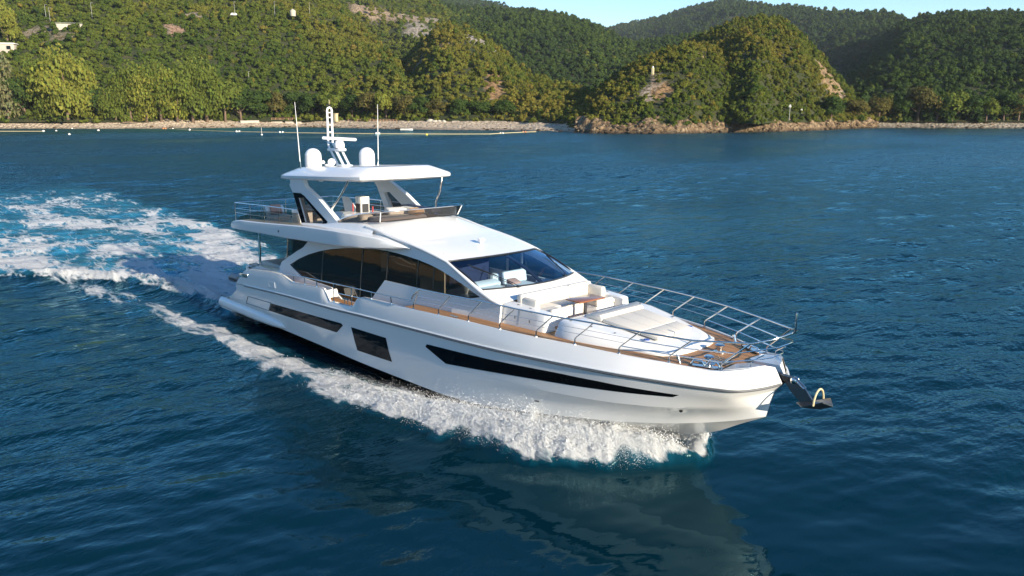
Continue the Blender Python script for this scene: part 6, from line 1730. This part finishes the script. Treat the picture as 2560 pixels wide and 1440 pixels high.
    vr = N(nt, 'ShaderNodeMapRange'); vr.inputs['From Max'].default_value = .22; vr.inputs['To Min'].default_value = .16; vr.inputs['To Max'].default_value = 0.0; L(v1.outputs['Distance'], vr.inputs['Value'])
    sm = N(nt, 'ShaderNodeMath', operation='ADD'); L(f1.outputs['Fac'], sm.inputs[0]); L(vr.outputs[0], sm.inputs[1])
    th = N(nt, 'ShaderNodeMath', operation='MULTIPLY_ADD'); th.inputs[1].default_value = 1.02; th.inputs[2].default_value = -.93; L(foam, th.inputs[0])
    s2 = N(nt, 'ShaderNodeMath', operation='ADD'); L(sm.outputs[0], s2.inputs[0]); L(th.outputs[0], s2.inputs[1])
    fr = N(nt, 'ShaderNodeMapRange'); fr.inputs['From Min'].default_value = 0.0; fr.inputs['From Max'].default_value = .22; L(s2.outputs[0], fr.inputs['Value'])
    fd = N(nt, 'ShaderNodeBsdfDiffuse'); 
    fc = N(nt, 'ShaderNodeMix', data_type='RGBA'); fc.inputs['A'].default_value = (.55, .68, .76, 1); fc.inputs['B'].default_value = (.86, .88, .89, 1); L(fr.outputs[0], fc.inputs['Factor'])
    L(fc.outputs['Result'], fd.inputs['Color'])
    f2 = N(nt, 'ShaderNodeTexNoise', Scale=7.5, Detail=8.0, Roughness=.75); L(wv.outputs[0], f2.inputs['Vector'])
    fb0 = N(nt, 'ShaderNodeBump', Strength=1.0, Distance=.16); L(f2.outputs['Fac'], fb0.inputs['Height'])
    fb = N(nt, 'ShaderNodeBump', Strength=.9, Distance=.22); L(f1.outputs['Fac'], fb.inputs['Height']); L(fb0.outputs['Normal'], fb.inputs['Normal']); L(fb.outputs['Normal'], fd.inputs['Normal'])
    ft = N(nt, 'ShaderNodeBsdfTranslucent'); ft.inputs['Color'].default_value = (.8, .85, .88, 1)
    fx_ = N(nt, 'ShaderNodeMixShader'); fx_.inputs[0].default_value = .25; L(fd.outputs[0], fx_.inputs[1]); L(ft.outputs[0], fx_.inputs[2])
    mx = N(nt, 'ShaderNodeMixShader'); out = [n for n in nt.nodes if n.type == 'OUTPUT_MATERIAL'][0]
    L(fr.outputs[0], mx.inputs[0]); L(wat.outputs[0], mx.inputs[1]); L(fx_.outputs[0], mx.inputs[2]); L(mx.outputs[0], out.inputs[0]); nt.nodes.remove(p)
    return m
me.materials.append(sea_mat())

# ---- spray thrown up by the bow: droplets and torn clumps
M['spray'] = simple('spray_white', (.90, .92, .93), .6, var=.02, spec=.3)
sp = np.random.default_rng(5)
def octa(P, S):
    n = len(P); b = np.array([(1, 0, 0), (-1, 0, 0), (0, 1, 0), (0, -1, 0), (0, 0, 1), (0, 0, -1)], float)
    f = np.array([(0, 2, 4), (2, 1, 4), (1, 3, 4), (3, 0, 4), (2, 0, 5), (1, 2, 5), (3, 1, 5), (0, 3, 5)])
    return (P[:, None] + b[None] * S[:, None, None] * (.7 + .6 * sp.random((n, 6, 1)))).reshape(-1, 3), (f[None] + np.arange(n)[:, None, None] * 6).reshape(-1, 3)
VP, VS = [], []
ntot = 140000
xb = 10 + 13.7 * sp.beta(2.6, 1.25, ntot)
side = np.where(sp.random(ntot) < .78, -1, 1)
yo_ = np.interp(xb, [8, 13.8, 16, 18.5, 20.4, 21.5, 23, 24.2, 24.8], [5.1, 5.0, 4.55, 4.15, 3.75, 3.3, 2.4, 1.2, .5]); yi_ = hb(xb)
q = sp.beta(2.0, 3.0, ntot); yy = yi_ + (yo_ + .15 - yi_) * q
hmax = np.interp(xb, [9, 13, 17, 19.5, 21.5, 23.2, 24.8], [.05, .14, .36, .52, .58, .5, .28])
plume = np.clip(1.0 + .9 * fbm(xb / .6, yy / .5, 3, seed=91), .1, 2.2)
base = np.interp(xb, [8, 14, 18, 20.5, 22.5, 23.8, 24.6], [.1, .2, .4, .55, .6, .5, .3]) * np.exp(-((q - .5) / .4) ** 2)
zz = base + hmax * plume * sp.exponential(.32, ntot)
P = np.stack([xb + sp.normal(size=ntot) * .08, side * yy, np.minimum(zz, 2.0)], 1)
S = .0025 + .008 * sp.random(ntot) ** 4
# torn clumps riding on the breaking foam
fz = foam.ravel(); cand = np.nonzero((fz > .5) & (X.ravel() > 2) & (Rg.ravel() < 48) & (np.abs(Yg.ravel()) > 0.2))[0]
pw = (np.clip(fz[cand], 0, 1.1) ** 2) * dr.ravel()[cand] ** 2 * np.interp(X.ravel()[cand], [2, 10, 14, 18, 22, 25], [.0, .03, .15, .8, 1.3, 1.2])
nc = 80000; pick = sp.choice(cand, nc, p=pw / pw.sum())
hx = np.interp(X.ravel()[pick], [2, 10, 16, 20, 24], [.02, .05, .12, .17, .14])
PC = np.stack([X.ravel()[pick] + sp.normal(size=nc) * .07, Yg.ravel()[pick] + sp.normal(size=nc) * .07, Z.ravel()[pick] + hx * sp.exponential(.7, nc) - .02], 1)
SC = (.004 + .011 * sp.random(nc) ** 2.5) * np.where(sp.random(nc) < .04, 1.7, 1)
P = np.concatenate([P, PC]); S = np.concatenate([S, SC])
ov, of = octa(P, S)
ms = bpy.data.meshes.new('bow_spray'); ms.vertices.add(len(ov)); ms.vertices.foreach_set('co', ov.astype(np.float32).ravel())
ms.loops.add(of.size); ms.loops.foreach_set('vertex_index', of.astype(np.int32).ravel()); ms.polygons.add(len(of)); ms.polygons.foreach_set('loop_start', np.arange(0, of.size, 3, dtype=np.int32))
ms.update(calc_edges=True); ms.materials.append(M['spray'])
so = bpy.data.objects.new('bow_spray', ms); COL.objects.link(so)
tag(so, 'white spray droplets thrown up along both sides of the bow', 'spray', kind='stuff')

# ---- sea air between the viewer and the far ridges
hz = MB().add([(x, y, z) for z in (-2.3, 330.0) for x, y in ((-3100, -3100), (3100, -3100), (3100, 3100), (-3100, 3100))],
              [(3, 2, 1, 0), (4, 5, 6, 7), (0, 1, 5, 4), (1, 2, 6, 5), (2, 3, 7, 6), (3, 0, 4, 7)])
hm = bpy.data.materials.new('haze'); hm.use_nodes = True; hm.node_tree.nodes.clear()
hv = N(hm.node_tree, 'ShaderNodeVolumePrincipled'); ho_ = N(hm.node_tree, 'ShaderNodeOutputMaterial')
hv.inputs['Color'].default_value = (.78, .87, 1.0, 1); hv.inputs['Density'].default_value = .00006; hv.inputs['Anisotropy'].default_value = .0
hm.node_tree.links.new(hv.outputs[0], ho_.inputs['Volume'])
tag(mk('haze', hz.V, hz.F, hm, None, 0), kind='stuff')
